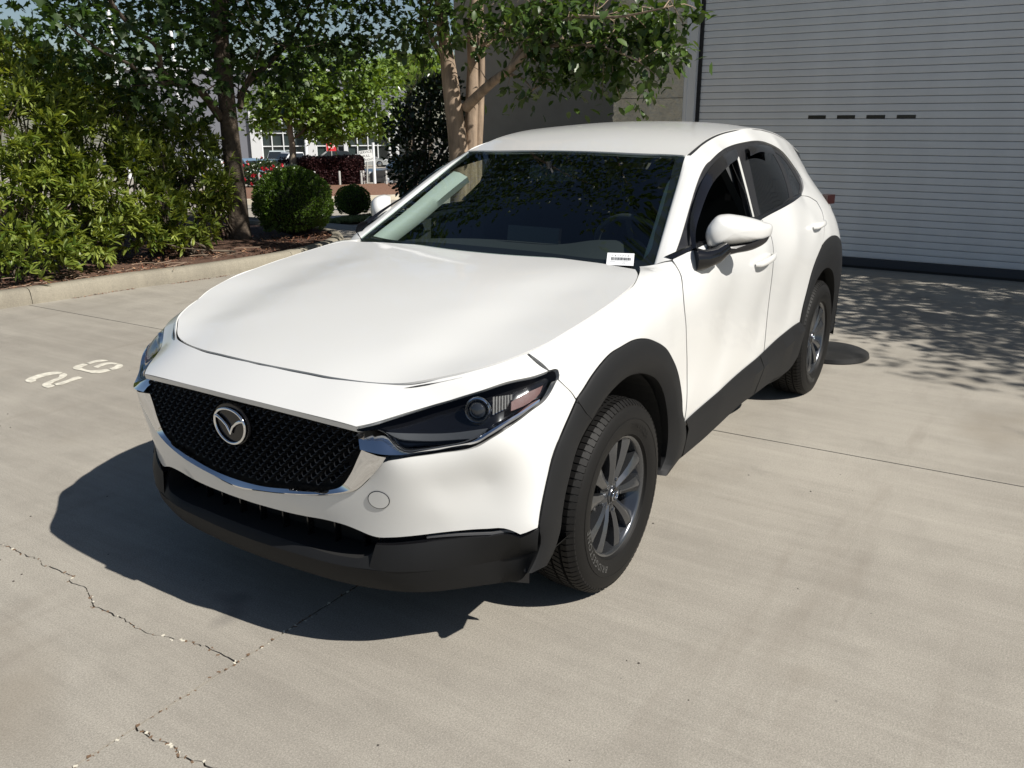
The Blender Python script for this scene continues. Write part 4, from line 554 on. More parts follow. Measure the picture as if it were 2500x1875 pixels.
V = {"maple_trunk":[[-4.91,-6.93,0.049],[-4.91,-6.93,0.327],[-4.915,-6.926,0.815],[-4.909,-6.93,1.365],[-4.908,-6.932,1.898],[-4.906,-6.933,2.415],[-4.923,-6.919,2.964],[-4.956,-6.891,3.497],[-5.029,-6.83,4.271],[-5.127,-6.746,5.176]],"maple_top":[[-4.4,-4.7,5.5,1.7,1.5,1.0],[-5.6,-4.4,6.0,1.6,1.5,1.0],[-3.4,-5.3,5.2,1.4,1.3,0.8],[-4.8,-6.0,6.6,1.9,1.7,1.1],[-3.6,-6.3,5.0,1.2,1.2,0.8],[-5.6,-5.7,5.2,1.3,1.2,0.8],[-2.9,-6.6,4.9,1.0,0.9,0.6]],"maple_limbs":[[[-4.845,-6.983,1.609],[-4.653,-6.881,1.751],[-4.45,-6.786,1.894],[-4.134,-6.651,1.986],[-3.913,-6.567,2.007],[-3.704,-6.472,2.115],[-3.575,-6.319,2.327],[-3.27,-6.167,2.436],[-3.021,-6.095,2.6],[-2.803,-6.0,2.823]],[[-5.018,-6.84,1.73],[-5.122,-6.882,1.926],[-5.285,-6.874,2.1],[-5.471,-6.844,2.228],[-5.788,-6.826,2.465],[-6.204,-6.843,2.893],[-6.557,-6.773,3.421]],[[-5.008,-6.848,1.851],[-4.965,-6.622,2.035],[-4.975,-6.481,2.194],[-5.006,-6.32,2.486]],[[-4.907,-6.932,2.088],[-4.993,-7.248,2.124],[-5.032,-7.6,2.208],[-5.021,-7.986,2.27],[-4.994,-8.622,2.341]],[[-4.913,-6.928,2.783],[-4.981,-7.259,2.901],[-4.952,-7.662,3.065],[-4.826,-8.251,3.33]],[[-4.916,-6.925,2.873],[-5.29,-7.002,3.1],[-5.731,-6.878,3.375],[-6.245,-6.662,3.612]],[[-3.913,-6.567,2.007],[-3.64,-6.518,1.967],[-3.232,-6.315,2.129],[-2.724,-6.052,2.243],[-2.303,-5.842,2.415]],[[-4.953,-6.894,3.409],[-4.611,-6.657,3.675],[-4.203,-6.471,4.056]],[[-4.97,-6.88,3.628],[-5.039,-6.425,4.054],[-5.128,-5.936,4.49]]],"maple_crown":[[-2.271,-6.094,2.495,0.448,0.5,0.188],[-2.73,-6.284,2.438,0.54,0.8,0.344],[-3.24,-6.43,2.291,0.562,0.9,0.409],[-3.743,-6.567,2.452,0.584,1.0,0.531],[-3.524,-6.721,1.927,0.478,0.6,0.202],[-4.19,-6.734,2.144,0.496,1.0,0.386],[-4.092,-6.807,1.833,0.386,0.6,0.165],[-4.582,-6.937,2.665,0.686,1.2,0.457],[-5.272,-6.886,2.719,0.71,1.2,0.532],[-5.517,-6.936,2.209,0.541,1.0,0.361],[-5.847,-6.632,2.752,0.782,1.2,0.541],[-5.885,-6.872,2.324,0.55,1.0,0.367],[-6.389,-6.371,2.782,0.611,1.0,0.489],[-6.336,-6.571,2.437,0.493,0.8,0.277],[-6.734,-6.144,2.848,0.308,0.6,0.37],[-6.597,-6.295,2.543,0.432,0.6,0.154],[-3.321,-6.737,3.018,1.21,1.6,0.474],[-5.055,-6.808,3.503,1.744,1.9,0.756],[-6.237,-6.24,3.432,1.083,1.4,0.541],[-4.858,-6.713,4.384,1.714,2.2,0.914],[-5.597,-6.318,4.444,1.163,1.8,0.698],[-3.844,-6.986,3.859,1.213,1.8,0.662]],"crepe_trunk":[[[-5.263,-3.676,0.6],[-5.277,-3.656,0.911],[-5.266,-3.671,1.345],[-5.245,-3.7,1.683],[-5.223,-3.729,2.014],[-5.206,-3.752,2.258],[-5.105,-3.72,2.527],[-5.008,-3.682,2.974],[-4.789,-3.639,3.623]],[[-5.42,-3.629,0.77],[-5.432,-3.613,1.428],[-5.441,-3.601,1.768],[-5.449,-3.589,2.143],[-5.366,-3.534,2.459],[-5.402,-3.483,2.929],[-5.301,-3.277,3.566]],[[-5.518,-3.578,1.209],[-5.573,-3.586,1.728],[-5.628,-3.595,2.193],[-5.662,-3.635,2.568],[-5.685,-3.601,3.051]]],"crepe_limbs":[[[-5.323,-3.594,1.717],[-5.229,-3.381,1.824],[-5.079,-3.07,1.96],[-4.93,-2.752,2.071],[-4.865,-2.48,2.241],[-4.772,-2.247,2.347],[-4.621,-1.908,2.452]],[[-5.465,-3.567,2.225],[-5.388,-3.327,2.371],[-5.327,-3.058,2.462],[-5.269,-2.778,2.637],[-5.18,-2.539,2.829]],[[-4.93,-2.752,2.071],[-4.983,-2.668,2.238],[-5.055,-2.552,2.457],[-5.009,-2.435,2.66]],[[-5.179,-3.787,2.217],[-5.038,-3.806,2.389],[-4.912,-3.805,2.593],[-4.802,-3.783,2.883]],[[-4.885,-2.447,2.241],[-4.71,-1.953,2.225],[-4.507,-1.481,2.158],[-4.433,-1.176,2.045]],[[-4.969,-2.874,2.02],[-4.909,-2.598,1.954],[-4.866,-2.478,1.857]],[[-4.621,-1.908,2.452],[-4.37,-1.309,2.393],[-4.233,-0.891,2.414]]],"crepe_crown":[[-5.036,-2.772,2.376,0.312,0.5,0.223],[-4.877,-2.265,2.391,0.383,0.6,0.256],[-4.796,-1.795,2.359,0.37,0.6,0.267],[-4.672,-1.373,2.262,0.317,0.5,0.238],[-4.483,-1.066,2.326,0.19,0.4,0.171],[-4.579,-1.097,2.114,0.154,0.35,0.154],[-4.443,-1.156,1.917,0.084,0.2,0.171],[-4.687,-1.569,2.072,0.221,0.4,0.16],[-4.69,-1.564,1.92,0.12,0.2,0.08],[-4.886,-2.048,2.1,0.253,0.4,0.147],[-4.926,-2.379,2.023,0.237,0.3,0.095],[-4.846,-2.511,1.876,0.172,0.25,0.095],[-5.024,-2.21,1.985,0.108,0.2,0.065],[-4.708,-1.528,1.783,0.064,0.12,0.08],[-4.942,-1.945,1.921,0.084,0.15,0.059],[-4.376,-0.811,2.363,0.104,0.25,0.093],[-4.922,-3.792,2.458,0.16,0.35,0.212],[-4.939,-3.441,2.46,0.184,0.35,0.184],[-4.849,-3.884,2.418,0.075,0.15,0.132],[-4.898,-3.157,2.663,0.271,0.4,0.135],[-4.9,-3.658,2.772,0.233,0.4,0.117],[-4.796,-4.105,2.256,0.067,0.15,0.095],[-4.997,-3.859,2.29,0.095,0.2,0.119]],"crepe_top":[[-6.6,-3.0,4.4,1.2,1.2,0.9],[-4.6,-1.9,5.9,1.7,1.5,1.0],[-7.3,-4.4,5.0,1.3,1.4,1.1],[-6.9,-3.2,6.4,1.5,1.6,1.1],[-4.3,-3.0,6.3,1.3,1.3,1.0],[-7.2,-2.4,5.6,1.2,1.2,1.0],[-4.6,-4.4,6.8,1.4,1.4,1.0],[-3.8,-1.4,6.9,1.4,1.3,0.9]],"shrubs":[{"base":[-1.9,-7.1,0],"blobs":[[-2.213,-6.812,1.453,0.601,0.7,0.451],[-2.665,-6.906,1.608,0.361,0.5,0.31],[-2.624,-7.272,1.933,0.478,0.6,0.319],[-1.898,-6.525,0.741,0.529,0.5,0.529],[-2.056,-6.329,0.422,0.381,0.35,0.262],[-1.67,-6.304,0.316,0.233,0.3,0.186],[-2.285,-6.546,1.065,0.393,0.5,0.295],[-2.714,-7.678,2.191,0.386,0.5,0.248]]},{"base":[-3.0,-7.2,0],"blobs":[[-2.993,-6.827,1.442,0.469,0.6,0.339],[-2.718,-6.643,0.998,0.405,0.5,0.304],[-2.851,-6.444,0.747,0.351,0.4,0.276],[-2.592,-6.369,0.418,0.393,0.35,0.246],[-3.223,-6.682,1.077,0.313,0.4,0.261],[-3.188,-7.411,1.91,0.386,0.5,0.248]]},{"base":[-3.9,-7.1,0],"blobs":[[-3.643,-6.882,1.12,0.379,0.5,0.271],[-3.343,-6.602,0.744,0.365,0.45,0.261],[-3.355,-6.352,0.445,0.383,0.35,0.204],[-3.825,-7.482,1.564,0.4,0.5,0.257],[-3.028,-6.331,0.372,0.2,0.25,0.15]]},{"base":[-4.7,-7.1,0],"blobs":[[-4.35,-6.864,0.899,0.309,0.4,0.281],[-4.231,-6.703,0.504,0.303,0.35,0.276],[-4.48,-7.267,1.345,0.349,0.45,0.262],[-4.486,-6.757,0.749,0.14,0.25,0.337]]},{"base":[-3.4,-8.9,0],"blobs":[[-3.706,-8.729,2.209,0.497,0.7,0.28],[-4.317,-8.83,1.992,0.577,0.8,0.321],[-3.27,-8.515,2.338,0.301,0.5,0.241],[-4.698,-8.823,1.874,0.391,0.5,0.228]]},{"base":[-4.8,-8.7,0],"blobs":[[-4.965,-8.398,1.509,0.513,0.7,0.257],[-5.14,-8.021,1.085,0.347,0.5,0.316],[-4.833,-8.0,0.834,0.311,0.5,0.311]]},{"base":[-3.75,-6.25,0],"blobs":[[-3.719,-6.337,0.27,0.188,0.22,0.209],[-3.789,-6.285,0.474,0.115,0.15,0.13]]}],"far_trunk":[[-24.822,-27.224,-1.089],[-24.857,-27.191,-0.224],[-24.868,-27.182,0.648],[-24.83,-27.217,1.338],[-24.906,-27.145,2.019],[-25.079,-26.983,2.862],[-25.266,-26.804,4.027]],"far_limbs":[[[-24.971,-27.084,0.907],[-25.171,-26.895,1.078],[-25.35,-26.723,1.369],[-25.65,-26.43,1.848]],[[-24.828,-27.219,1.303],[-24.634,-27.399,1.68],[-24.4,-27.612,2.019]],[[-24.906,-27.145,2.019],[-25.568,-26.511,2.697],[-26.703,-26.075,3.568]],[[-24.941,-27.113,2.188],[-24.325,-27.68,2.856],[-24.104,-27.878,3.351]]],"far_crown":[[-24.342,-27.665,2.103,1.002,2.0,0.802],[-24.833,-27.214,2.944,1.203,2.2,1.002],[-23.986,-27.982,1.512,0.601,1.0,0.401],[-25.749,-26.331,2.614,1.203,2.4,1.103],[-26.015,-26.065,1.676,1.002,2.0,0.702],[-26.62,-25.438,1.415,1.103,2.0,0.561],[-27.257,-24.748,2.277,1.103,2.0,1.103],[-26.698,-25.355,3.379,1.203,2.3,0.902],[-25.753,-26.327,3.952,1.403,2.4,0.902],[-27.469,-24.51,3.301,0.802,1.6,0.802],[-25.8,-26.281,1.073,0.902,1.4,0.361],[-27.643,-24.313,1.323,0.501,1.0,0.481],[-25.095,-26.967,2.019,0.802,1.6,0.501]],"holly":[[-10.492,-8.195,1.759,0.413,0.7,0.538],[-10.431,-8.272,1.032,0.595,0.8,0.703],[-10.567,-8.099,2.08,0.314,0.5,0.331],[-10.07,-8.241,0.643,0.39,0.5,0.406],[-10.704,-8.086,1.396,0.416,0.7,0.998],[-10.232,-8.672,1.544,0.208,0.3,0.333]],"holly_base":[-10.316,-8.414,-0.20066666666666666],"backtrees":[[-55.41,-45.681,5.453,1.88,4.0,1.504],[-60.395,-47.462,5.886,1.804,4.0,1.604]],"bush":[-5.773,-6.839,0.0],"posts":[[-22.17,-26.382,-1.268],[-24.255,-26.932,-1.345],[-25.076,-26.152,-1.345],[-25.549,-25.111,-1.328],[-26.413,-24.634,-1.34],[-26.988,-25.043,-1.37],[-26.015,-22.833,-1.276]],"hedge":[[-24.21,-27.515,-1.361],[-25.43,-26.365,-1.361],[-26.451,-24.74,-1.345]],"rose":[-22.945,-26.9,-1.306],"yellow":[-23.783,-27.092,-1.336],"pole1":[-40.558,-42.62,-2.388],"pole2":[-33.655,-30.345,-1.99],"service":[-33.023,-30.299,-1.954],"vip":[-63.153,-62.462,-3.108],"suvblack":[-66.478,-66.211,-3.228],"whitetruck":[-49.528,-53.409,-2.724],"jeep":[-53.932,-60.229,-2.916],"blue":[-36.572,-43.541,-2.34],"dark":[-41.174,-47.49,-2.484],"silver":[-69.33,-63.205,-3.228],"pickup":[-36.659,-29.91,-2.112],"pole3":[-39.34,-54.121,-2.58],"pole4":[-38.876,-60.552,-2.7],"bldL":[-68.157,-84.904,-3.48],"bldR":[-82.666,-70.757,-3.48],"redcar":[-41.422,-55.054,-2.628],"whitevan":[-45.648,-61.89,-2.82],"kerb_far":[[-14.899,-19.429,-0.837],[-15.48,-18.682,-0.826],[-16.248,-18.128,-0.831],[-17.325,-17.501,-0.849],[-18.324,-16.735,-0.86],[-19.01,-16.41,-0.873],[-21.037,-16.625,-0.945]],"isl_back":[[-31.939,-23.774,-1.589],[-30.604,-26.24,-1.626],[-29.197,-27.073,-1.589],[-28.58,-29.158,-1.662],[-26.912,-30.733,-1.662],[-25.497,-31.948,-1.662],[-21.92,-29.683,-1.37],[-17.226,-24.457,-1.073]],"verge":[[-8.217,-8.791,-0.126],[-8.644,-8.93,-0.149],[-9.611,-9.368,-0.206],[-10.462,-9.324,-0.241],[-10.612,-8.841,-0.229],[-9.627,-8.303,-0.166],[-8.806,-8.325,-0.132],[-8.309,-8.414,-0.115]],"bush2":[-9.611,-9.368,-0.206]}

# ================================================================== PLANTS
V_ = V
def leaf_proto(kind):
    if kind == 'lance':   # folded lance leaf, x along the leaf
        v = [(0, 0, 0), (.35, .13, .03), (.35, 0, -.01), (.35, -.13, .03), (.75, .10, .02), (.75, 0, -.03), (.75, -.10, .02), (1, 0, -.08)]
        f = [(0, 2, 1), (0, 3, 2), (1, 2, 5, 4), (2, 3, 6, 5), (4, 5, 7), (5, 6, 7)]
    elif kind == 'oval':
        v = [(0, 0, 0), (.3, .24, .05), (.3, 0, 0), (.3, -.24, .05), (.7, .24, .03), (.7, 0, -.04), (.7, -.24, .03), (1, 0, -.10)]
        f = [(0, 2, 1), (0, 3, 2), (1, 2, 5, 4), (2, 3, 6, 5), (4, 5, 7), (5, 6, 7)]
    elif kind == 'maple':
        a = [(-.0, 0), (.12, .10), (.02, .42), (.30, .28), (.42, .55), (.58, .24), (1.0, 0), (.58, -.24), (.42, -.55), (.30, -.28), (.02, -.42), (.12, -.10)]
        v = [(x, y, -.12*x*x-.25*abs(y)*abs(y)) for x, y in a]+[(.32, 0, .02)]
        f = [(12, i, (i+1) % 12)[::-1] for i in range(12)]
    else:                 # small round
        v = [(0, 0, 0), (.5, .3, .04), (1, 0, -.05), (.5, -.3, .04)]; f = [(0, 3, 2), (0, 2, 1)]
    return np.array(v, float), f
def frames(d, up=None, roll=None):
    """rotation matrices whose x axis is d"""
    d = d/np.linalg.norm(d, axis=1)[:, None]; n = len(d)
    r = rng.normal(0, 1, (n, 3)) if up is None else up+rng.normal(0, .35, (n, 3))
    y = np.cross(r, d); y /= np.linalg.norm(y, axis=1)[:, None]+1e-9; z = np.cross(d, y)
    return np.stack([d, y, z], 2)
def scatter(name, proto, pos, R, size, val, mat, parent, kind='stuff'):
    pv, pf = proto; n = len(pos); k = len(pv)
    Vx = np.einsum('nij,kj->nki', R, pv)*np.reshape(size, (-1, 1, 1))+pos[:, None]
    me = bpy.data.meshes.new(name); lens = np.array([len(q) for q in pf]); idx = np.concatenate([np.array(q) for q in pf])
    allidx = (idx[None]+(np.arange(n)*k)[:, None]).ravel(); starts = np.r_[0, np.cumsum(np.tile(lens, n))[:-1]]
    me.vertices.add(n*k); me.vertices.foreach_set('co', Vx.astype(np.float32).ravel())
    me.loops.add(len(allidx)); me.loops.foreach_set('vertex_index', allidx.astype(np.int32))
    me.polygons.add(n*len(pf)); me.polygons.foreach_set('loop_start', starts.astype(np.int32)); 
    at = me.attributes.new('lv', 'FLOAT', 'FACE'); at.data.foreach_set('value', np.repeat(val, len(pf)).astype(np.float32))
    me.update(calc_edges=True); me.validate(); me.materials.append(mat)
    o = bpy.data.objects.new(name, me); COL.objects.link(o); par(o, parent)
    if kind: o['kind'] = kind
    return o
def blob_points(blobs, dens, shell=.55, clump=.0, per=10):
    """points in ellipsoids (centre, rx, ry(depth), rz), gathered in clumps so that gaps open between them"""
    out = []; nor = []
    for b_ in blobs:
        c = np.array(b_[:3]); r = np.array(b_[3:6])
        n = max(4, int(dens*(r[0]*r[1]+r[1]*r[2]+r[0]*r[2])*4.2)); k = max(3, n//per) if clump else n
        u = rng.normal(0, 1, (k, 3)); u /= np.linalg.norm(u, axis=1)[:, None]; q = rng.uniform(shell**3, 1, k)**(1/3)*rng.uniform(.82, 1.18, k)
        p = c+u*q[:, None]*r; nn = u/r
        if clump:
            j = np.repeat(np.arange(k), per); s_ = np.repeat(rng.uniform(.5, 1.4, k), per)*clump
            o_ = rng.normal(0, .5, (len(j), 3))*s_[:, None]; p = p[j]+o_; nn = nn[j]/np.linalg.norm(nn[j], axis=1)[:, None]+o_/clump*.6
        out.append(p); nor.append(nn)
    P = np.vstack(out); Nn = np.vstack(nor); Nn /= np.linalg.norm(Nn, axis=1)[:, None]; return P, Nn
def sprigs(P, Nn, per, length, droop=.25, spread=1.15):
    """whorls of leaves at branch tips"""
    n = len(P); tip = Nn*.8+rng.normal(0, .35, (n, 3))+np.array([0, 0, .55]); tip /= np.linalg.norm(tip, axis=1)[:, None]
    R = frames(tip); pos = []; dr = []
    for k in range(per):
        a = 2.4*k+rng.uniform(0, 6.28, n); e = rng.uniform(.25, spread, n)
        d = tip*np.cos(e)[:, None]+(R[:, :, 1]*np.cos(a)[:, None]+R[:, :, 2]*np.sin(a)[:, None])*np.sin(e)[:, None]
        d[:, 2] -= droop*rng.uniform(0, 1, n); pos.append(P-tip*(.35*length*rng.uniform(0, 1, n))[:, None]); dr.append(d)
    return np.vstack(pos), np.vstack(dr)
def stems(name, base, tips, mat, parent, r0=.02, n=14, kind=None):
    m = MB(); base = np.array(base, float)
    for k in range(n):
        t = tips[rng.integers(len(tips))]; b0 = base+np.r_[rng.normal(0, .12, 2), 0]; mid = b0*.45+t*.55+rng.normal(0, .10, 3); mid[2] = b0[2]*.5+t[2]*.5
        P = catmull([b0, b0*.7+mid*.3+rng.normal(0, .04, 3), mid, t], .12); m.tube(P, np.linspace(r0, r0*.25, len(P)), 6)
    o = m.build(name, mat, parent, 60)
    if kind: o['kind'] = kind
    return o
bark_dark = pbr('dark maple bark', (.085, .065, .048), .95, var=.45, scale=9, bump=1.0, bscale=18, bdist=.03)
bark_crepe = pbr('smooth tan crepe bark', (.27, .20, .142), .8, var=.42, scale=5, bump=.3, bscale=9, bdist=.02)
nt = bark_crepe.node_tree; nz = [n for n in nt.nodes if n.type == 'TEX_NOISE'][0]; mp = N(nt, 'ShaderNodeMapping'); mp.inputs['Scale'].default_value = (3, 3, .6); tc = [n for n in nt.nodes if n.type == 'TEX_COORD'][0]
nt.links.new(tc.outputs['Object'], mp.inputs['Vector']); nt.links.new(mp.outputs[0], nz.inputs['Vector'])
stemm = pbr('shrub stem', (.12, .095, .07), .9)
leaf_shrub = leafmat('bright shrub leaf', (.075, .125, .018), (.31, .36, .075), .30, .38)
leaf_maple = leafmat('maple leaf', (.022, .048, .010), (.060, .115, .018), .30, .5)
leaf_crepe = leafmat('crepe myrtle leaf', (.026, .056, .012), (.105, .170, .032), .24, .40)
leaf_far = leafmat('far tree leaf', (.085, .150, .020), (.20, .29, .05), .3, .5)
leaf_box = leafmat('boxwood leaf', (.055, .115, .012), (.13, .21, .03), .18, .35)
leaf_dark = leafmat('holly leaf', (.014, .026, .008), (.045, .070, .015), .12, .3)
leaf_purple = leafmat('purple hedge leaf', (.030, .010, .012), (.085, .032, .032), .15, .5)
leaf_red = leafmat('rose petal', (.45, .01, .02), (.65, .05, .08), .2, .5)
leaf_sage = leafmat('grey green leaf', (.05, .075, .06), (.10, .13, .11), .15, .6)
LAN, OVA, MAP, RND = (leaf_proto(k) for k in ('lance', 'oval', 'maple', 'round'))
# ---- the big shrubs along the kerb
labs = ['tall bright green shrub, leftmost along the kerb', 'bright green bushy shrub second from the left along the kerb', 'green shrub in front of the gap left of the maple trunk', 'shaded green shrub growing against the maple trunk', 'tall bright shrub behind the leftmost kerb shrubs', 'shaded shrub behind, under the maple boughs', 'small leafy shrub at the kerb edge left of the maple trunk']
for i, s in enumerate(V_['shrubs']):
    root = tag(empty('leafy_shrub', s['base']), labs[i], 'shrub', 'leafy shrubs in the planting bed')
    P, Nn = blob_points(s['blobs'], 70 if i < 4 else 60, .60, .155, 9); k = P[:, 2] > .22; P, Nn = P[k], Nn[k]
    pos, d = sprigs(P, Nn, 10, .12)
    val = np.clip(rng.normal(.45, .25, len(pos))+.25*np.tile(rng.normal(0, .5, len(P)), 10), 0, 1)
    scatter('foliage', LAN, pos, frames(d, np.tile((0, 0, 1.), (len(d), 1))), rng.uniform(.062, .135, len(pos)), val, leaf_shrub, root)
    stems('stems', (s['base'][0], s['base'][1], .08), P, stemm, root, .018, 26 if i < 6 else 7, 'stuff')
# ---- maple
mt = tag(empty('maple_tree', (-4.91, -6.93, .1)), 'dark trunked maple tree standing among the shrubs at the kerb', 'tree')
m = MB(); T = catmull(V_['maple_trunk'], .1); rad = np.interp(T[:, 2], [0, .25, .8, 2.0, 3.5, 6], [.17, .135, .118, .100, .085, .05]); m.tube(T, rad, 14)
m.build('trunk', bark_dark, mt, 80)
for L_i, r0 in zip(V_['maple_limbs'], (.055, .042, .022, .028, .035, .035, .025, .035, .035)):
    m = MB(); T = catmull(L_i, .08)+rng.normal(0, .004, (1, 3)); m.tube(T, np.linspace(r0, r0*.3, len(T)), 8); m.build('limb', bark_dark, mt, 80)
P, Nn = blob_points(V_['maple_crown'], 50, .12, .24, 14); P9, N9 = blob_points(V_['maple_top'], 46, .15, .35, 12); P = np.vstack([P, P9]); Nn = np.vstack([Nn, N9])
d = Nn*.3+rng.normal(0, .8, P.shape); d[:, 2] -= .55
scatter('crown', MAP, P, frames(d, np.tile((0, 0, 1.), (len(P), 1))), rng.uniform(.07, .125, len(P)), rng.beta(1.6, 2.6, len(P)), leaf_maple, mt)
m = MB()
for k in range(170):
    p = P[rng.integers(len(P))]; q = np.array(V_['maple_limbs'][rng.integers(9)]); c_ = q[np.argmin(np.linalg.norm(q-p, axis=1))]
    if np.linalg.norm(c_-p) < 1.6: T = catmull([c_, .5*c_+.5*p+rng.normal(0, .08, 3), p], .15); m.tube(T, np.linspace(.009, .002, len(T)), 5)
o = m.build('twigs', bark_dark, mt, 80); o['kind'] = 'stuff'
# ---- crepe myrtle
ct = tag(empty('crepe_myrtle', (-5.3, -3.65, 0)), 'smooth tan trunked tree with several stems in front of the wall', 'tree')
for i, T in enumerate(V_['crepe_trunk']):
    T = np.array(T)
    base = np.array([(-5.28, -3.655, -.02), (-5.40, -3.62, -.02), (-5.48, -3.585, 0.)][i]); T = catmull(np.vstack([[base], T]), .08)
    r = np.interp(T[:, 2], [0, .3, 1.6, 2.2, 3.6], [(.16, .112, .102, .074, .046), (.11, .082, .074, .058, .040), (.06, .048, .044, .038, .03)][i]); m = MB(); m.tube(T, r*(1+.05*np.sin(T[:, 2]*7+i)), 16); m.build('trunk', bark_crepe, ct, 80)
for i, (L_i, r0) in enumerate(zip(V_['crepe_limbs'], (.058, .042, .045, .03, .018, .016, .016))):
    m = MB(); T = catmull(L_i, .06); m.tube(T, np.linspace(r0, r0*.35, len(T)), 9); m.build('limb', bark_crepe, ct, 80)
P, Nn = blob_points(V_['crepe_crown'], 215, .05, .16, 9); P2, N2 = blob_points(V_['crepe_top'], 55, .3)
m = MB()
for k in range(120):
    p = P[rng.integers(len(P))]; q = np.vstack([catmull(l_, .1) for l_ in V_['crepe_limbs']]); c_ = q[np.argmin(np.linalg.norm(q-p, axis=1))]
    T = catmull([c_, .5*c_+.5*p+rng.normal(0, .05, 3)+[0, 0, .04], p], .1); m.tube(T, np.linspace(.006, .0018, len(T)), 5)
for k in range(26):
    p = P2[rng.integers(len(P2))]; c_ = np.array((-5.2, -3.6, 3.3)); T = catmull([c_, .5*c_+.5*p+rng.normal(0, .2, 3), p], .3); m.tube(T, np.linspace(.035, .006, len(T)), 6)
for k in range(26):       # bare twigs against the sky
    c_ = np.array(V_['crepe_limbs'][3][1])+rng.normal(0, .05, 3); p = c_+np.array((rng.normal(-.25, .15), rng.normal(-.30, .15), rng.normal(.0, .25))); T = catmull([c_, .5*c_+.5*p+rng.normal(0, .05, 3), p], .08); m.tube(T, np.linspace(.004, .0012, len(T)), 5)
o = m.build('twigs', bark_crepe, ct, 80); o['kind'] = 'stuff'
d = Nn*.35+rng.normal(0, .75, P.shape); d[:, 2] -= .35
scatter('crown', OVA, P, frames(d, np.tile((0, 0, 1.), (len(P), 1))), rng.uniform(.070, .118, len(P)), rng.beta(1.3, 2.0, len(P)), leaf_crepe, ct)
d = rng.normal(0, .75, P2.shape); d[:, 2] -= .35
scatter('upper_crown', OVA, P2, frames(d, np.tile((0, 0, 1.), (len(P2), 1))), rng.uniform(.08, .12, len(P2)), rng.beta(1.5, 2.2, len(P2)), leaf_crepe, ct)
# ---- clipped round bushes
for (x, y, r, lab) in ((V_['bush'][0], V_['bush'][1], .53, 'large clipped round boxwood bush at the end of the planting bed'), (V_['bush2'][0], V_['bush2'][1], .335, 'small clipped round boxwood bush on the grass strip')):
    root = tag(empty('round_bush', (x, y, .1)), lab, 'bush', 'clipped round bushes')
    n = int(16000*(r/.53)**2); u = rng.normal(0, 1, (n, 3)); u /= np.linalg.norm(u, axis=1)[:, None]; u = u[u[:, 2] > -.75]; n = len(u)
    lump = 1+.045*np.sin(u[:, 0]*7+1)*np.sin(u[:, 1]*6)+.03*np.sin(u[:, 2]*11+u[:, 0]*5)
    zb = 0 if r > .4 else -.21; pp = np.array((x, y, r*.88+.06+zb))+u*np.array((r, r, r*.88))*(rng.uniform(.90, 1.0, n)*lump)[:, None]
    d = u+rng.normal(0, .55, u.shape)+[0, 0, .25]
    scatter('foliage', RND, pp, frames(d), rng.uniform(.022, .040, n)*(1 if r > .4 else .9), rng.beta(2, 2.2, n), leaf_box, root)
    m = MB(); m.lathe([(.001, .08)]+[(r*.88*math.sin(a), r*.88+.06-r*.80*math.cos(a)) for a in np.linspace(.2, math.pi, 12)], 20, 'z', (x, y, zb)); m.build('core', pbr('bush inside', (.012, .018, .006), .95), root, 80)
# ---- holly screen at the wall
hb = V_['holly_base']; root = tag(empty('dark_holly', (hb[0], hb[1], 0)), 'dense dark evergreen holly left of the tan trunk', 'shrub')
P, Nn = blob_points(V_['holly'], 210, .6); k = P[:, 2] > .1; P, Nn = P[k], Nn[k]; d = Nn+rng.normal(0, .6, P.shape)
scatter('foliage', OVA, P, frames(d), rng.uniform(.07, .12, len(P)), rng.beta(1.5, 2.5, len(P)), leaf_dark, root)
stems('stems', (hb[0], hb[1], 0), P, stemm, root, .05, 12, 'stuff')
# ---- tree on the mulch island
ft = tag(empty('street_tree', tuple(V_['far_trunk'][0][:2])+(0,)), 'bright green young tree on the far mulch island', 'tree')
m = MB(); T = catmull(V_['far_trunk'], .2); m.tube(T, np.interp(T[:, 2], [-1.4, -1.1, .2, 3.5], [.26, .165, .15, .07]), 12); m.build('trunk', pbr('grey bark', (.20, .165, .125), .9, var=.3, scale=6, bump=.6, bscale=15, bdist=.03), ft, 80)
for L_i in V_['far_limbs']:
    m = MB(); T = catmull(L_i, .15); m.tube(T, np.linspace(.08, .02, len(T)), 7); m.build('limb', stemm, ft, 80)
P, Nn = blob_points(V_['far_crown'], 34, .3, .40, 10); d = Nn*.6+rng.normal(0, .6, P.shape); d[:, 2] -= .4
scatter('crown', MAP, P, frames(d, np.tile((0, 0, 1.), (len(P), 1))), rng.uniform(.17, .27, len(P)), rng.beta(1.8, 1.8, len(P)), leaf_far, ft)
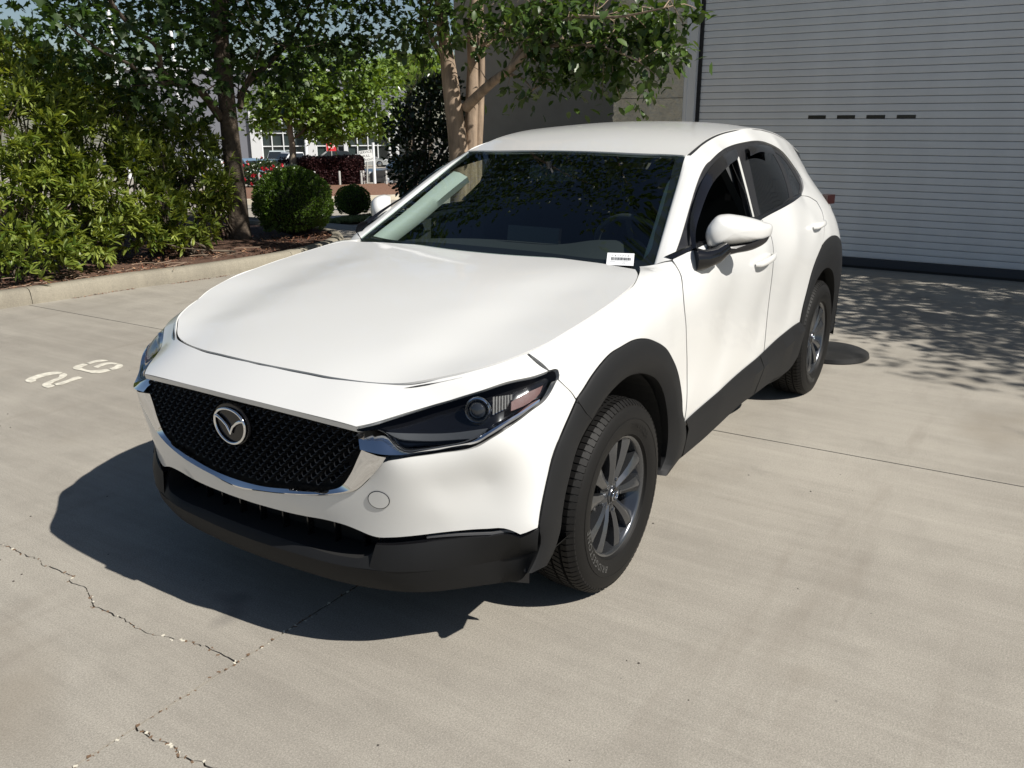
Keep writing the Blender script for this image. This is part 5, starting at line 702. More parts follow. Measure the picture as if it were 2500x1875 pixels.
# ---- trees beside the drive that throw their dappled shade on the ground by the door
for (bx, by, blobs, lab) in ((-6.3, 6.6, [[-6.4, 6.2, 4.6, 1.5, 1.6, 1.0], [-5.3, 5.9, 4.3, 1.2, 1.3, .8], [-6.9, 5.4, 5.2, 1.3, 1.3, .9], [-5.9, 6.9, 5.6, 1.5, 1.4, 1.], [-4.9, 5.2, 4.0, .9, .8, .45], [-7.0, 4.6, 4.2, 1., .9, .6], [-5.6, 4.3, 3.5, 1.0, .8, .4], [-6.5, 3.9, 3.0, .8, .7, .4]], 'tree beside the drive whose shade falls by the roll-up door'),
                          (-5.2, 9.3, [[-5.3, 8.9, 5.6, 1.6, 1.6, 1.2], [-6.5, 8.6, 6.2, 1.5, 1.5, 1.1], [-4.4, 8.2, 5.6, 1.1, 1.1, .8], [-7.2, 9.2, 5.5, 1.4, 1.4, 1.2], [-4.3, 7.5, 5.6, .8, .9, .5]], 'second shade tree further along the drive')):
    root = tag(empty('shade_tree', (bx, by, 0)), lab, 'tree')
    m = MB(); T = catmull([(bx, by, 0), (bx+.05, by-.05, 1.5), (bx-.05, by-.2, 3.2), (bx, by-.3, 5)], .2); m.tube(T, np.linspace(.15, .05, len(T)), 12); m.build('trunk', bark_crepe, root, 80)
    P, Nn = blob_points(blobs, 62, .15, .3, 12); d = rng.normal(0, .8, P.shape); d[:, 2] -= .3
    scatter('crown', OVA, P, frames(d, np.tile((0, 0, 1.), (len(P), 1))), rng.uniform(.08, .13, len(P)), rng.beta(1.5, 2.2, len(P)), leaf_crepe, root)
    m = MB()
    for b_ in blobs: c_ = np.array((bx, by-.25, 3.2)); p = np.array(b_[:3]); T = catmull([c_, .5*c_+.5*p+rng.normal(0, .15, 3), p], .3); m.tube(T, np.linspace(.05, .012, len(T)), 7)
    m.build('limbs', bark_crepe, root, 80)
# ---- trees on the skyline
for b_, lab in zip(V_['backtrees'], ('distant tree seen left of the tan trunk', 'distant tree crown just left of the tan trunk')):
    root = tag(empty('background_tree', (b_[0], b_[1], 0)), lab, 'tree', 'trees on the skyline')
    m = MB(); m.tube([(b_[0], b_[1], -3), (b_[0], b_[1], b_[2])], [.25, .12], 10); m.build('trunk', bark_dark, root, 80)
    P, Nn = blob_points([b_], 5, .5); d = rng.normal(0, .8, P.shape)
    scatter('crown', MAP, P, frames(d), rng.uniform(.5, .8, len(P)), rng.beta(2, 2, len(P)), leaf_far, root)

# ================================================================== ACROSS THE ROAD
def gnoise(): return None
isl = np.vstack([np.array(V['kerb_far'])[:, :2], np.array(V['isl_back'])[:, :2]])
ip = catmull(isl, .4, True, 60)
if area2(ip) < 0: ip = ip[::-1]
IV, IF = cdt_fill(shrink(ip, .12), (), .6)
iz = zfar(IV[:, 0], IV[:, 1])+.12+.10*np.clip(dist_poly(IV, ip)-.1, 0, 1.6)/1.6+rng.normal(0, .012, len(IV))
mi_ = mesh_obj('mulch_island', np.c_[IV, iz], IF, pbr('red mulch', (.20, .105, .065), .95, var=.4, scale=20, bump=.8, bscale=20, bdist=.05), None, 180); tag(mi_, kind='structure')
n_ = len(ip); inn_ = shrink(ip, .18); zi = zfar(ip[:, 0], ip[:, 1]); v = np.vstack([np.c_[ip, zi-.05], np.c_[shrink(ip, .01), zi+.14], np.c_[inn_, zi+.15], np.c_[inn_, zi-.02]])
f = [(r*n_+i, r*n_+(i+1) % n_, (r+1)*n_+(i+1) % n_, (r+1)*n_+i) for r in range(3) for i in range(n_)]
ik = mesh_obj('island_kerb', v, f, pbr('pale kerb', (.50, .45, .36), .9, var=.12, scale=4), None, 40); tag(ik, 'pale concrete kerb round the mulch island', 'kerb')
gp_ = catmull(np.array(V['verge'])[:, :2], .1, True, 60)
gp_ = gp_ if area2(gp_) > 0 else gp_[::-1]
gV, gF = cdt_fill(gp_, (), .3); gvz = zfar(gV[:, 0], gV[:, 1])+.02
mesh_obj('grass_verge', np.c_[gV, gvz], gF, pbr('verge soil', (.10, .10, .05), .95)); tag(bpy.data.objects['grass_verge'], kind='structure')
q = np.c_[rng.uniform(gp_[:, 0].min(), gp_[:, 0].max(), 12000), rng.uniform(gp_[:, 1].min(), gp_[:, 1].max(), 12000)]; q = q[inside(q, gp_)]; P = np.c_[q, zfar(q[:, 0], q[:, 1])+.015]; d = rng.normal(0, .45, P.shape)+[0, 0, 1.]
g_ = scatter('grass', RND, P, frames(d), rng.uniform(.05, .09, len(P)), rng.beta(2, 2, len(P)), leafmat('grass blade', (.09, .13, .04), (.20, .24, .11), .2, .6), None); tag(g_, kind='stuff')
# purple hedge (rounded box)
hg = V['hedge']; a, b2, c2 = map(np.array, hg); root = tag(empty('purple_hedge', tuple(b2)), 'clipped purple-brown hedge behind the low grey stakes', 'hedge')
u1 = unit((c2-a)*[1, 1, 0]); back = np.array((u1[1], -u1[0], 0)); back = back if back@np.array((-1, -1, 0)) > 0 else -back
Lh = np.linalg.norm(c2-a); HH = 1.30
n = 12000; s_ = rng.uniform(.28, 1.0, n); fc = rng.random(n); zz = rng.uniform(.12, HH, n); pts = a+(c2-a)*s_[:, None]; nr = np.tile(-back, (n, 1))
pts[:, 2] += zz; tp_ = fc > .62; pts[tp_] += back*rng.uniform(0, 2.0, tp_.sum())[:, None]; pts[tp_, 2] += HH+.03*np.sin(s_[tp_]*9)-zz[tp_]; nr[tp_] = (0, 0, 1)
en = fc > .9; pts[en] = c2+back*rng.uniform(0, 2, en.sum())[:, None]; pts[en, 2] += zz[en]; nr[en] = u1
pts += rng.normal(0, .035, pts.shape); d = nr+rng.normal(0, .6, nr.shape)
scatter('foliage', RND, pts, frames(d), rng.uniform(.075, .125, n), rng.beta(2, 2.2, n), leaf_purple, root)
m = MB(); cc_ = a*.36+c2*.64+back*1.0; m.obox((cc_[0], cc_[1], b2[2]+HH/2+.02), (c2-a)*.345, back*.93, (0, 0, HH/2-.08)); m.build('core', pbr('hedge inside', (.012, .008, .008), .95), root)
stems('stems', (b2[0], b2[1], b2[2]), pts, stemm, root, .03, 10, 'stuff')
for nm, cx_, rx, rz, mt_, lab, cat in (('sage_bush', a+u1*.55-back*.2, .60, .50, leaf_sage, 'grey green shrub between the roses and the purple hedge', 'shrub'), ('rose_bush', np.array(V['rose']), 1.0, .62, leaf_dark, 'rose bush with red blooms at the end of the hedge', 'rose bush')):
    z0 = cx_[2]+.1; root = tag(empty(nm, (cx_[0], cx_[1], z0)), lab, cat); n = 2600; u = rng.normal(0, 1, (n, 3)); u /= np.linalg.norm(u, axis=1)[:, None]
    pp = np.array((cx_[0], cx_[1], z0+rz))+u*np.array((rx, rx, rz))*rng.uniform(.6, 1.05, (n, 1))
    scatter('foliage', OVA, pp, frames(rng.normal(0, 1, pp.shape)), rng.uniform(.08, .14, len(pp)), rng.beta(2, 2, len(pp)), mt_, root)
    if nm == 'rose_bush':
        for k in range(30):
            u = unit(rng.normal(0, 1, 3)+np.array((.6, .7, .3))); c_ = np.array((cx_[0], cx_[1], z0+rz))+u*np.array((rx, rx, rz))*1.04
            dd_ = rng.normal(0, .7, (12, 3))+u; scatter('rose', RND, np.tile(c_, (12, 1)), frames(dd_), rng.uniform(.08, .13, 12), rng.random(12), leaf_red, root, None)
    stems('stems', (cx_[0], cx_[1], z0), pp, stemm, root, .016, 8, 'stuff')
n = 4500; pts = a+(c2-a)*rng.uniform(-.03, .36, n)[:, None]+back*rng.uniform(.5, 2.0, n)[:, None]; pts[:, 2] += rng.uniform(.3, 1.30, n)
root = tag(empty('purple_shrub', tuple(a+back*1.2)), 'dark purple shrub joining the left end of the hedge', 'shrub'); scatter('foliage', RND, pts, frames(rng.normal(0, 1, pts.shape)), rng.uniform(.08, .13, n), rng.beta(2, 3, n), leaf_purple, root)
stems('stems', tuple(a+back*1.2+[0, 0, .05]), pts, stemm, root, .03, 9, 'stuff')
galv = pbr('grey timber post', (.40, .40, .38), .8)
pl_ = ['grey stake in front of the roses', 'grey stake left of the street tree trunk', 'grey stake right of the street tree trunk', 'grey stake before the middle of the hedge', 'grey stake at the right corner of the hedge', 'grey stake close behind the hedge corner', 'rightmost grey stake before the black pickup']
for p, lab in zip(V['posts'], pl_):
    m = MB(); h_ = .80; m.tube([(p[0], p[1], p[2]), (p[0], p[1], p[2]+h_), (p[0], p[1], p[2]+.02+h_)], [.05, .05, .04], 10); o = m.build('stake', galv, None, 50); tag(o, lab, 'post', 'grey stakes along the island')
yl = V['yellow']; m = MB(); m.lathe([(.11, .1), (.12, .2), (.10, .22), (.10, .42), (.13, .44), (.13, .48), (.06, .56), (.0005, .58)], 14, 'z', tuple(yl)); m.tube([(yl[0]-.15, yl[1]+.1, yl[2]+.32), (yl[0]+.15, yl[1]-.1, yl[2]+.32)], .055, 10)
o = m.build('hydrant', pbr('yellow paint', (.75, .42, .02), .4), None, 40); tag(o, 'tiny yellow hydrant among the roses by the tree', 'hydrant')
# poles and signs
wp = pbr('white pole paint', (.78, .79, .80), .5)
for key, h_, r_, lab in (('pole1', 6.5, .105, 'tall white post right of the street tree trunk'), ('pole2', 2.45, .085, 'white post beside the service sign'), ('pole3', 14, .13, 'white lamp pole seen through the maple boughs'), ('pole4', 16, .14, 'white lamp pole rising behind the shrubs')):
    p = V[key]; m = MB(); m.tube([(p[0], p[1], p[2]), (p[0], p[1], p[2]+h_*.5), (p[0], p[1], p[2]+h_)], [r_, r_*.95, r_*.9], 12); m.box((p[0]-r_*1.5, p[1]-r_*1.5, p[2]), (p[0]+r_*1.5, p[1]+r_*1.5, p[2]+.06)); o = m.build('white_post', wp, None, 50); tag(o, lab, 'post', 'white posts across the road')
CAMP = np.array((2.457, 2.030))
def facing(p):
    d = CAMP-np.array(p[:2]); d /= np.linalg.norm(d); return np.array((d[0], d[1], 0)), np.array((-d[1], d[0], 0))
def board(name, p, zc, w, h, lines, colr, ink_, lab, cat, tilt=0, post=True, sizes=None):
    fw, rt = facing(p); rt = rt if True else rt; root = tag(empty(name, (p[0], p[1], 0)), lab, cat)
    cu, su = math.cos(tilt), math.sin(tilt); ex = rt*cu+np.array((0, 0, su)); ey = -rt*su+np.array((0, 0, cu)); c_ = np.array((p[0], p[1], zc))
    m = MB(); m.obox(c_, ex*w/2, ey*h/2, fw*.012); m.build('panel', pbr(name+' face', colr, .5), root)
    k = len(lines)
    for i, s in enumerate(lines):
        sz = (sizes or [h/k*.95]*k)[i]; v, f = textmesh(s, sz, 0); y0 = h/2-h*(i+.5)/k
        mesh_obj('lettering', [c_+ex*x+ey*(y+y0)+fw*.0145 for x, y, z in v], f, pbr(name+' ink', ink_, .5), root)
    if post: m = MB(); q = c_-ey*h/2; m.tube([q+np.array((0, 0, .02))-fw*.02, np.array((p[0], p[1], p[2]))-fw*.02-ex*su*.3], .045, 8); m.build('pole', galv, root, 50)
board('service_sign', V['service'], -.22, .70, .60, ['SERVICE', 'PULL', 'STRAIGHT'], (.80, .81, .80), (.03, .03, .03), 'tilted white sign reading SERVICE PULL STRAIGHT', 'sign', tilt=.12, sizes=[.18, .18, .16])
board('vip_sign', V['vip'], -.95, .98, .80, ['VIP'], (.62, .03, .04), (.85, .85, .85), 'red sign reading VIP above the black SUV', 'sign', sizes=[.56])
# ---- parked vehicles
def vehicle(name, p, ang, col, lab, cat, kind='suv', L=4.7, Wd=1.85, Hh=1.75):
    fw = np.array((math.cos(ang), math.sin(ang), 0)); lf = np.array((-fw[1], fw[0], 0)); root = tag(empty(name, tuple(p)), lab, cat, 'vehicles parked across the road')
    T = lambda x, y, z: np.array((p[0], p[1], p[2]))+fw*x+lf*y+np.array((0, 0, z))
    pm = pbr(name+' paint '+str(len(bpy.data.materials)), col, .3, coat=1.0)
    if kind == 'suv': body = [(-.5, .32), (-.5, .62), (-.47, .98), (-.02, 1.0), (.22, 1.0), (.44, .93), (.5, .78), (.5, .32)]; cab = [(-.47, 1.0), (-.40, 1.0*Hh), (-.30, 1.0*Hh+.03), (.02, Hh), (.20, 1.0)]
    elif kind == 'sedan': body = [(-.5, .28), (-.5, .72), (-.45, .90), (-.2, .92), (.18, .90), (.42, .80), (.5, .66), (.5, .28)]; cab = [(-.38, .9), (-.24, Hh-.03), (-.10, Hh), (.02, Hh-.02), (.20, .9)]
    else: body = [(-.5, .5), (-.5, 1.08), (-.1, 1.1), (.25, 1.12), (.46, 1.08), (.5, .9), (.5, .45)]; cab = [(-.12, 1.1), (-.08, Hh-.03), (.0, Hh), (.14, Hh-.02), (.26, 1.12)]
    def shell(prof, ys, wfn, name_, mat):
        rows = [[T(x*L, s*Wd/2*wfn(z), z) for x, z in prof] for s in ys]; n_ = len(prof); v, f = loft(rows, n_); v = list(v)+[]; 
        f = f+[tuple(range(n_))[::-1], tuple(range(len(v)-n_, len(v)))]+[(i*n_, (i+1)*n_, (i+2)*n_-1, (i+1)*n_-1)[::1] for i in range(len(rows)-1)]
        o = mesh_obj(name_, v, f, mat, root, 40); return o
    shell(body, (-1, -.93, .93, 1), lambda z: .97+.03*math.sin(z*2.5), 'body', pm)
    shell(cab, (-1, 1), lambda z: .97-.22*max(0, (z-.9)), 'cabin', pm)
    wnd = pbr('vehicle glass', (.02, .025, .03), .08) if 'vehicle glass' not in bpy.data.materials else bpy.data.materials['vehicle glass']
    zc = 1.03 if kind == 'suv' else (.95 if kind == 'sedan' else 1.15); zt = Hh-.09
    for s in (-1, 1):
        q = [(cab[0][0]*.93, zc), (cab[1][0]*.95, zt), (cab[3][0]*1.0-.01, zt), (cab[4][0]*.88, zc)]; m = MB(); V4 = [T(x*L, s*Wd/2*(.975-.22*max(0, z-.9)), z) for x, z in q]; V5 = [v_+lf*s*.012 for v_ in V4]
        m.add(V4+V5, [(0, 1, 2, 3), (7, 6, 5, 4)]+[(i, (i+1) % 4, 4+(i+1) % 4, 4+i) for i in range(4)]); m.build('side_window', wnd, root)
    for x0, x1, nm in ((cab[4], cab[3], 'windscreen'), (cab[0], cab[1], 'rear_window')):
        sg = 1 if nm == 'windscreen' else -1; m = MB(); q0 = [T(x0[0]*L+sg*.012-.0*L, y*Wd/2*.86, x0[1]+.06) for y in (-1, 1)]; q1 = [T((x1[0]*.9+x0[0]*.1)*L+sg*.02, y*Wd/2*.74, x1[1]-.09) for y in (1, -1)]; P8 = q0+q1; m.add(P8+[v_+fw*sg*.015+np.array((0, 0, .01)) for v_ in P8], [(0, 1, 2, 3), (7, 6, 5, 4)]+[(i, (i+1) % 4, 4+(i+1) % 4, 4+i) for i in range(4)]); m.build(nm, wnd, root)
    R_ = .36 if kind != 'pickup' else .42
    for x in (-.31, .32):
        for s in (-1, 1):
            m = MB(); c_ = T(x*L, s*(Wd/2-.08), R_); m.tube([c_-lf*s*.12, c_+lf*s*.07, c_+lf*s*.09], [R_, R_, R_*.93], 20); w_ = m.build('wheel', rubber_far, root, 40)
            m = MB(); m.tube([c_+lf*s*.085, c_+lf*s*.105], [R_*.62, R_*.55], 16); m.build('hub', rim_far, w_ if False else root, 40)
    for s in (-1, 1):
        m = MB(); m.obox(T(.49*L, s*Wd*.36, .80 if kind != 'pickup' else .95), fw*.06, lf*.20, (0, 0, .07)); m.build('headlight', lamp_far, root)
        m = MB(); m.obox(T(-.485*L, s*Wd*.42, .9), fw*.06, lf*.10, (0, 0, .13)); m.build('tail_light', tail_far, root)
    m = MB(); m.obox(T(.497*L, 0, .62), fw*.03, lf*.45, (0, 0, .13)); m.build('grille', rubber_far, root)
    return root, T, pm
rubber_far = pbr('far tyre', (.015, .015, .015), .8); rim_far = pbr('far rim', (.35, .36, .37), .3, metal=.8); lamp_far = pbr('far headlight', (.6, .62, .65), .1, coat=1.0); tail_far = pbr('far tail light', (.35, .01, .01), .2, coat=1.0)
def ang(p, turn):        # turn 0 faces the camera, +90 faces left as seen from the car
    t = math.atan2(CAMP[1]-p[1], CAMP[0]-p[0]); return t-math.radians(turn)
def veh(name, key, turn, *a_, **k_): return vehicle(name, V[key], ang(V[key], turn), *a_, **k_)
veh('parked_suv', 'suvblack', 82, (.010, .011, .016), 'black SUV parked behind the purple hedge', 'car', 'suv', 4.9, 1.9, 1.72)
veh('parked_pickup', 'whitetruck', 62, (.74, .76, .78), 'white pickup parked behind the street tree trunk', 'pickup truck', 'pickup', 5.4, 1.95, 1.85)
veh('parked_suv', 'jeep', 12, (.50, .56, .58), 'pale blue boxy off-roader left of the white pickup', 'car', 'suv', 4.4, 1.9, 1.9)
veh('parked_car', 'blue', -35, (.18, .27, .36), 'blue grey car at the maple trunk, left of the yellow panel', 'car', 'suv', 4.4, 1.8, 1.55)
r_, T_, _ = veh('parked_car', 'dark', 70, (.03, .07, .10), 'dark teal car with a yellow panel on its corner', 'car', 'sedan', 4.5, 1.8, 1.45)
m = MB(); q = T_(-2.0, .55, 1.0); m.obox(q, (.20, .20, 0), (-.20, .20, 0), (0, 0, .36)); m.build('yellow_panel', pbr('yellow panel', (.70, .42, .02), .5), r_)
veh('parked_sedan', 'silver', -75, (.42, .44, .44), 'silver sedan right of the black SUV', 'car', 'sedan', 4.8, 1.85, 1.42)
veh('parked_pickup', 'pickup', 74, (.008, .008, .010), 'black pickup behind the rightmost grey stake', 'pickup truck', 'pickup', 5.8, 2.0, 1.85)
veh('parked_suv', 'redcar', 20, (.55, .56, .58), 'light car half hidden behind the shrubs left of the maple', 'car', 'suv', 4.5, 1.85, 1.6)
veh('parked_van', 'whitevan', 70, (.70, .71, .72), 'white van glimpsed through the shrubs', 'van', 'suv', 5.2, 2.0, 2.0)
# ---- showroom
bl_ = np.array(V['bldL']); br_ = np.array(V['bldR']); ex = unit(br_-bl_); bk = np.array((ex[1], -ex[0], 0)); bk = bk if bk@np.array((-1, -1, 0)) > 0 else -bk
sh_ = tag(empty('showroom', tuple(bl_)), 'grey and white glass fronted showroom across the road', 'building')
lw = np.linalg.norm(br_-bl_); BZ = bl_[2]; pxm = lw/415.   # metres per unit along the front
def sbox(m, u0, u1, d0, d1, z0, z1):
    A_ = bl_+ex*(u0+u1)/2+bk*(d0+d1)/2; m.obox((A_[0], A_[1], BZ+(z0+z1)/2), ex*(u1-u0)/2, bk*(d1-d0)/2, (0, 0, (z1-z0)/2))
U = lambda px: (px-545)*pxm
whitew = pbr('white cladding', (.60, .61, .62), .6); greyw = pbr('grey metal cladding', (.17, .175, .20), .5)
m = MB(); sbox(m, U(590), U(1000), 1.5, 30, 0, 6.2); m.build('back_wall', pbr('showroom inside', (.03, .035, .035), .8), sh_)
m = MB(); sbox(m, U(330), U(1010), 0.8, 32, 6.2, 10.8); m.build('upper_wall', greyw, sh_)
m = MB(); sbox(m, U(330), U(604), .6, 30, 0, 6.2); m.build('side_wall', greyw, sh_)
m = MB(); sbox(m, U(325), U(1015), 0.5, 33, 10.8, 11.1); m.build('roof', whitew, sh_)
gls = pbr('showroom glass', (.030, .042, .042), .08); mul = pbr('white mullion', (.70, .72, .73), .5)
xs = [632, 656, 684, 711, 738, 765, 790, 818, 842, 868, 895, 920, 946]
for x0, x1 in zip(xs[:-1], xs[1:]):
    for z0, z1 in ((.1, 2.0), (2.2, 3.55), (3.75, 5.2), (5.4, 6.1)):
        m = MB(); sbox(m, U(x0)+.10, U(x1)-.10, 1.3, 1.4, z0, z1); m.build('window', gls, sh_)
for x0 in xs:
    m = MB(); sbox(m, U(x0)-.06, U(x0)+.06, 1.05, 1.42, 0, 6.2); m.build('mullion', mul, sh_)
for z in (2.1, 3.65, 5.3):
    m = MB(); sbox(m, U(632), U(946), 1.1, 1.41, z-.055, z+.055); m.build('transom', mul, sh_)
for x0 in (618, 752, 838, 960):
    m = MB(); sbox(m, U(x0)-(.62 if x0 != 838 else .25), U(x0)+(.62 if x0 != 838 else .25), .2, 1.2, 0, 6.2); m.build('column', whitew, sh_)

# ================================================================== THE WHITE CROSSOVER
A = {k: np.array(v) for k, v in D.items()}
S_side = Surf('side', SIDE, 3e-4); S_hood = Surf('top', HOOD, 3e-4, True); S_roof = Surf('top', ROOF, 1e-5, True)
S_glass = Surf('glass', GLASS, 1e-5, True); S_ntop = Surf('glass', NTOP, 3e-4, True); S_nose = Surf('cyl', NOSE, 4e-4, True)
paint = pbr('pearl white paint', (.66, .66, .645), .34, coat=.8, coat_rough=.055)
plastic = pbr('textured charcoal plastic', (.0095, .0099, .0108), .62, spec=.25, bump=.25, bscale=900, bdist=.001)
gloss_black = pbr('gloss black trim', (.006, .006, .007), .12)
satin_black = pbr('satin black trim', (.014, .014, .016), .38)
void = pbr('dark cavity', (.006, .006, .006), .9)
chrome = pbr('chrome', (.80, .81, .83), .05, metal=1.0)
rubber = pbr('tyre rubber', (.0065, .0062, .0060), .60, spec=.24, bump=.2, bscale=500, bdist=.001)
rubber_hi = pbr('raised tyre lettering', (.07, .07, .068), .6)
alloy = pbr('gunmetal alloy', (.115, .12, .13), .25, metal=.85, coat=.4)
windscreen = glassmat('windscreen glass', (.68, .76, .73), ior=1.58)
sideglass = glassmat('clear side glass', (.74, .80, .78))
privacy = glassmat('privacy glass', (.055, .06, .062), ior=1.55)
smoked = pbr('smoked visor plastic', (.010, .010, .012), .10)
cabin = pbr('cabin plastic', (.028, .030, .032), .7)
cloth = pbr('black seat cloth', (.012, .012, .013), .9)
trimgrey = pbr('pale pillar trim', (.50, .53, .50), .6)
lampglass = glassmat('lamp cover', (.80, .82, .84), ior=1.32)
amber = pbr('amber reflector', (.11, .020, .010), .45, coat=.2, bump=.5, bscale=700, bdist=.001)
redlamp = pbr('tail lamp red', (.022, .005, .005), .3)
white_pl = pbr('clear lamp white', (.75, .77, .8), .1, coat=1.0)

car = empty('parked_car', (-1.28, 0, 0))
tag(car, 'white compact crossover with black wheel arch cladding and chrome framed grille, parked on the concrete', 'car')
def put(name, g, mat, parent=car, both=False, smooth=None, label=None):
    v, f = g[0], g[1]; n = g[2] if len(g) > 2 else None
    o = mesh_obj(name, v, f, mat, parent, smooth, n)
    if label: o['label'] = label
    if both:
        m = mirror_geo(v, f, n)
        return o, mesh_obj(name, m[0], m[1], mat, parent, smooth, m[2] if len(m) > 2 else None)
    return o
def sym_uv(left):        # outline given from the centre line to the left side; closes it over the right side
    L = np.array(left); return np.vstack([L, L[::-1][(np.abs(L[::-1][:, 1]) > 1e-4)]*[1, -1, 1]])
def offside(S, P, d): return S.off(np.array(P), d)

# ---- hood
hc = A['hoodcut'][::-1].copy(); hc = hc[hc[:, 1] > .05]
hood_l = np.vstack([[(.760, 0, .864)], hc, [(.334, .775, .941), (.229, .795, .964), (.063, .804, .989), (-.11, .80, 1.013), (-.25, .785, 1.033), (-.345, .758, 1.05), (-.40, .722, 1.06),
                    (-.440, .60, 1.06), (-.458, .45, 1.06), (-.47, .22, 1.06), (-.47, 0, 1.066)]])
put('hood', panel_geo(S_hood, sym_uv(hood_l), spacing=.028, gap=.0036, corner=30), paint)
# ---- front bumper: upper nose and lower skin
LIP = [(.884, 0, .795), (.880, .13, .7935), (.873, .25, .790), (.861, .37, .783), (.846, .474, .775)]
hc2 = A['hoodcut'][A['hoodcut'][:, 1] > .02]+np.array((.004, .001, -.001))
nose_l = np.vstack([LIP, A['hltop'][::-1], [(.40, .800, .890)], hc2, [(.764, 0, .863)]])
up = panel_geo(S_ntop, sym_uv(nose_l), spacing=.022, gap=.0015, corner=26, flange=.012, step=.012)
lowl = np.vstack([A['frame_out'][1:], A['wbot'], A['seam_n'], A['archF_n'], A['wlow'][1:-1]])
lowl = np.vstack([[(.888, 0, .499)], lowl, [(.873, 0, .448)]])
lw = panel_geo(S_nose, sym_uv(lowl), spacing=.020, gap=.0012, corner=30, flange=.03, step=.012)
nv = len(up[0])
put('front_bumper', (np.vstack([up[0], lw[0]]), up[1]+[tuple(i+nv for i in q) for q in lw[1]], np.vstack([up[2], lw[2]])), paint)
# nose lip thickness below the upper nose
lipL = np.vstack([np.array(LIP)[::-1]*[1, -1, 1], np.array(LIP)[1:]])
put('nose_lip', loft([lipL, lipL-[.004, 0, .016], lipL-[.05, 0, .03]], 60), paint, smooth=30)
# tow-eye cover
c0 = A['cap'][0]; uv0 = S_nose.to(c0)[0, :2]; ring = [(uv0[0]+.029*math.cos(a), uv0[1]+.027*math.sin(a)) for a in np.linspace(0, 2*math.pi, 28, endpoint=False)]
put('tow_cover', panel_geo(S_nose, ring, uv_in=True, off=.0025, spacing=.012, flange=.006, smooth=False, gap=0), paint)
rr = S_nose.P(np.array([(uv0[0]+1.05*(u-uv0[0]), uv0[1]+1.05*(w-uv0[1])) for u, w in ring]), .0012)
b = MB(); b.tube(np.vstack([rr, rr[:1]]), .0012, 5, False); b.build('cover_seam', satin_black, car, 60)
# ---- grille
b = MB()
gy = np.linspace(-.485, .485, 41)
back = loft([[(.838-.06*(abs(y)/.52)**2, y, .782) for y in gy], [(.842-.06*(abs(y)/.52)**2, y, .65) for y in gy], [(.842-.06*(abs(y)/.52)**2, y, .47) for y in gy]], 41)
put('grille_backing', back, void, smooth=60)
gout = sym_uv(np.vstack([LIP, A['grille_in']]))[:, 1:]
gpoly = catmull(gout, .02, True, 30)
row = 0; z = .508
while z < .80:
    off = 0 if row % 2 else .017
    for k in range(-16, 17):
        y = k*.034+off
        if not inside(np.array([[y, z]]), gpoly)[0] or dist_poly(np.array([[y, z]]), gpoly)[0] < .017: continue
        xf = .879-.045*(abs(y)/.5)**2-.01*(z-.65); w = .0145
        P = [(xf-.010, y-w, z+.0045), (xf-.003, y-w*.6, z+.0035), (xf, y-.003, z-.0035), (xf, y+.003, z-.0035), (xf-.003, y+w*.6, z+.0035), (xf-.010, y+w, z+.0045)]
        Vv = []; Ff = []
        for i, p in enumerate(P):
            tk = .0006+.0012*(1-abs(i-2.5)/2.5); Vv += [(p[0], p[1], p[2]+tk), (p[0]+.0015, p[1], p[2]-tk), (p[0]-.02, p[1], p[2]-tk-.002)]
        for i in range(5):
            q = i*3; Ff += [(q, q+1, q+4, q+3), (q+1, q+2, q+5, q+4), (q+2, q, q+3, q+5)]
        b.add(Vv, Ff)
    z += .0170; row += 1
g = b.build('grille_mesh', pbr('grille black', (.012, .012, .013), .36), car); g['kind'] = 'stuff'
gi = np.vstack([(A['grille_in'][:-1])[::-1]*[1, 1, 1]]); gi = np.vstack([A['grille_in'][:-1], [(.891, 0, .519)]]); go = np.vstack([A['grille_out'][:-1], [(.889, 0, .498)]])
both = lambda L: np.vstack([L, (L[:-1]*[1, -1, 1])[::-1]])
GI = catmull(both(gi), .01, n=130, corner=60)-np.array((.006, 0, 0)); GO = catmull(both(go), .01, n=130, corner=60)
tt = np.linspace(0, 1, 130)[:, None]
mid = .5*GI+.5*GO+[.010, 0, 0]
put('grille_frame', loft([GI-[.045, 0, 0], GI, GI*.7+GO*.3+[.004, 0, 0], GI*.3+GO*.7+[.008, 0, 0], GO+[.004, 0, 0], GO-[.012, 0, 0]], 130), chrome, smooth=35)
# chrome wing under each headlight
wt = catmull(A['wing_top'], .01, n=60); wb = catmull(A['wing_bot'], .01, n=60)
tw = np.linspace(0, 1, 60); fall = np.clip((1-tw)*1.6, 0.12, 1)
rin = wt; rmid = .4*wt+.6*wb+np.array((.002, .001, .003)); rout = wb; rlow = offside(S_nose, wb-np.c_[0*tw, 0*tw, .006+.004*fall], -.006)
put('chrome_wing', loft([rin-np.array((.02, .01, 0)), rin, rmid, rout, rlow], 60), chrome, both=True, smooth=35)
gb = catmull(A['wbot'][:9], .01, n=50); wbb = resample(rlow, 50)
put('wing_gap', loft([offside(S_nose, wbb, -.02), offside(S_nose, gb, -.022)], 50), void, both=True)
he = catmull(np.vstack([A['hoodcut'], [(.760, 0, .864)]]), .02); he = np.vstack([he, (he[:-1]*[1, -1, 1])[::-1]]); ot = np.c_[.013*np.cos(he[:, 1]*1.6), .012*np.sin(he[:, 1]*1.6), 0*he[:, 0]]
put('hood_gap_shade', loft([he-ot-[0, 0, .005], he+ot-[0, 0, .010]], len(he)), void)  # near-black ribbon added under the front hood gap, its colour stands for shade
h2 = catmull([(.399, .746, .925), (.334, .775, .941), (.229, .795, .964), (.063, .804, .989), (-.11, .80, 1.013), (-.25, .785, 1.033), (-.345, .758, 1.05), (-.40, .722, 1.058)], .02)
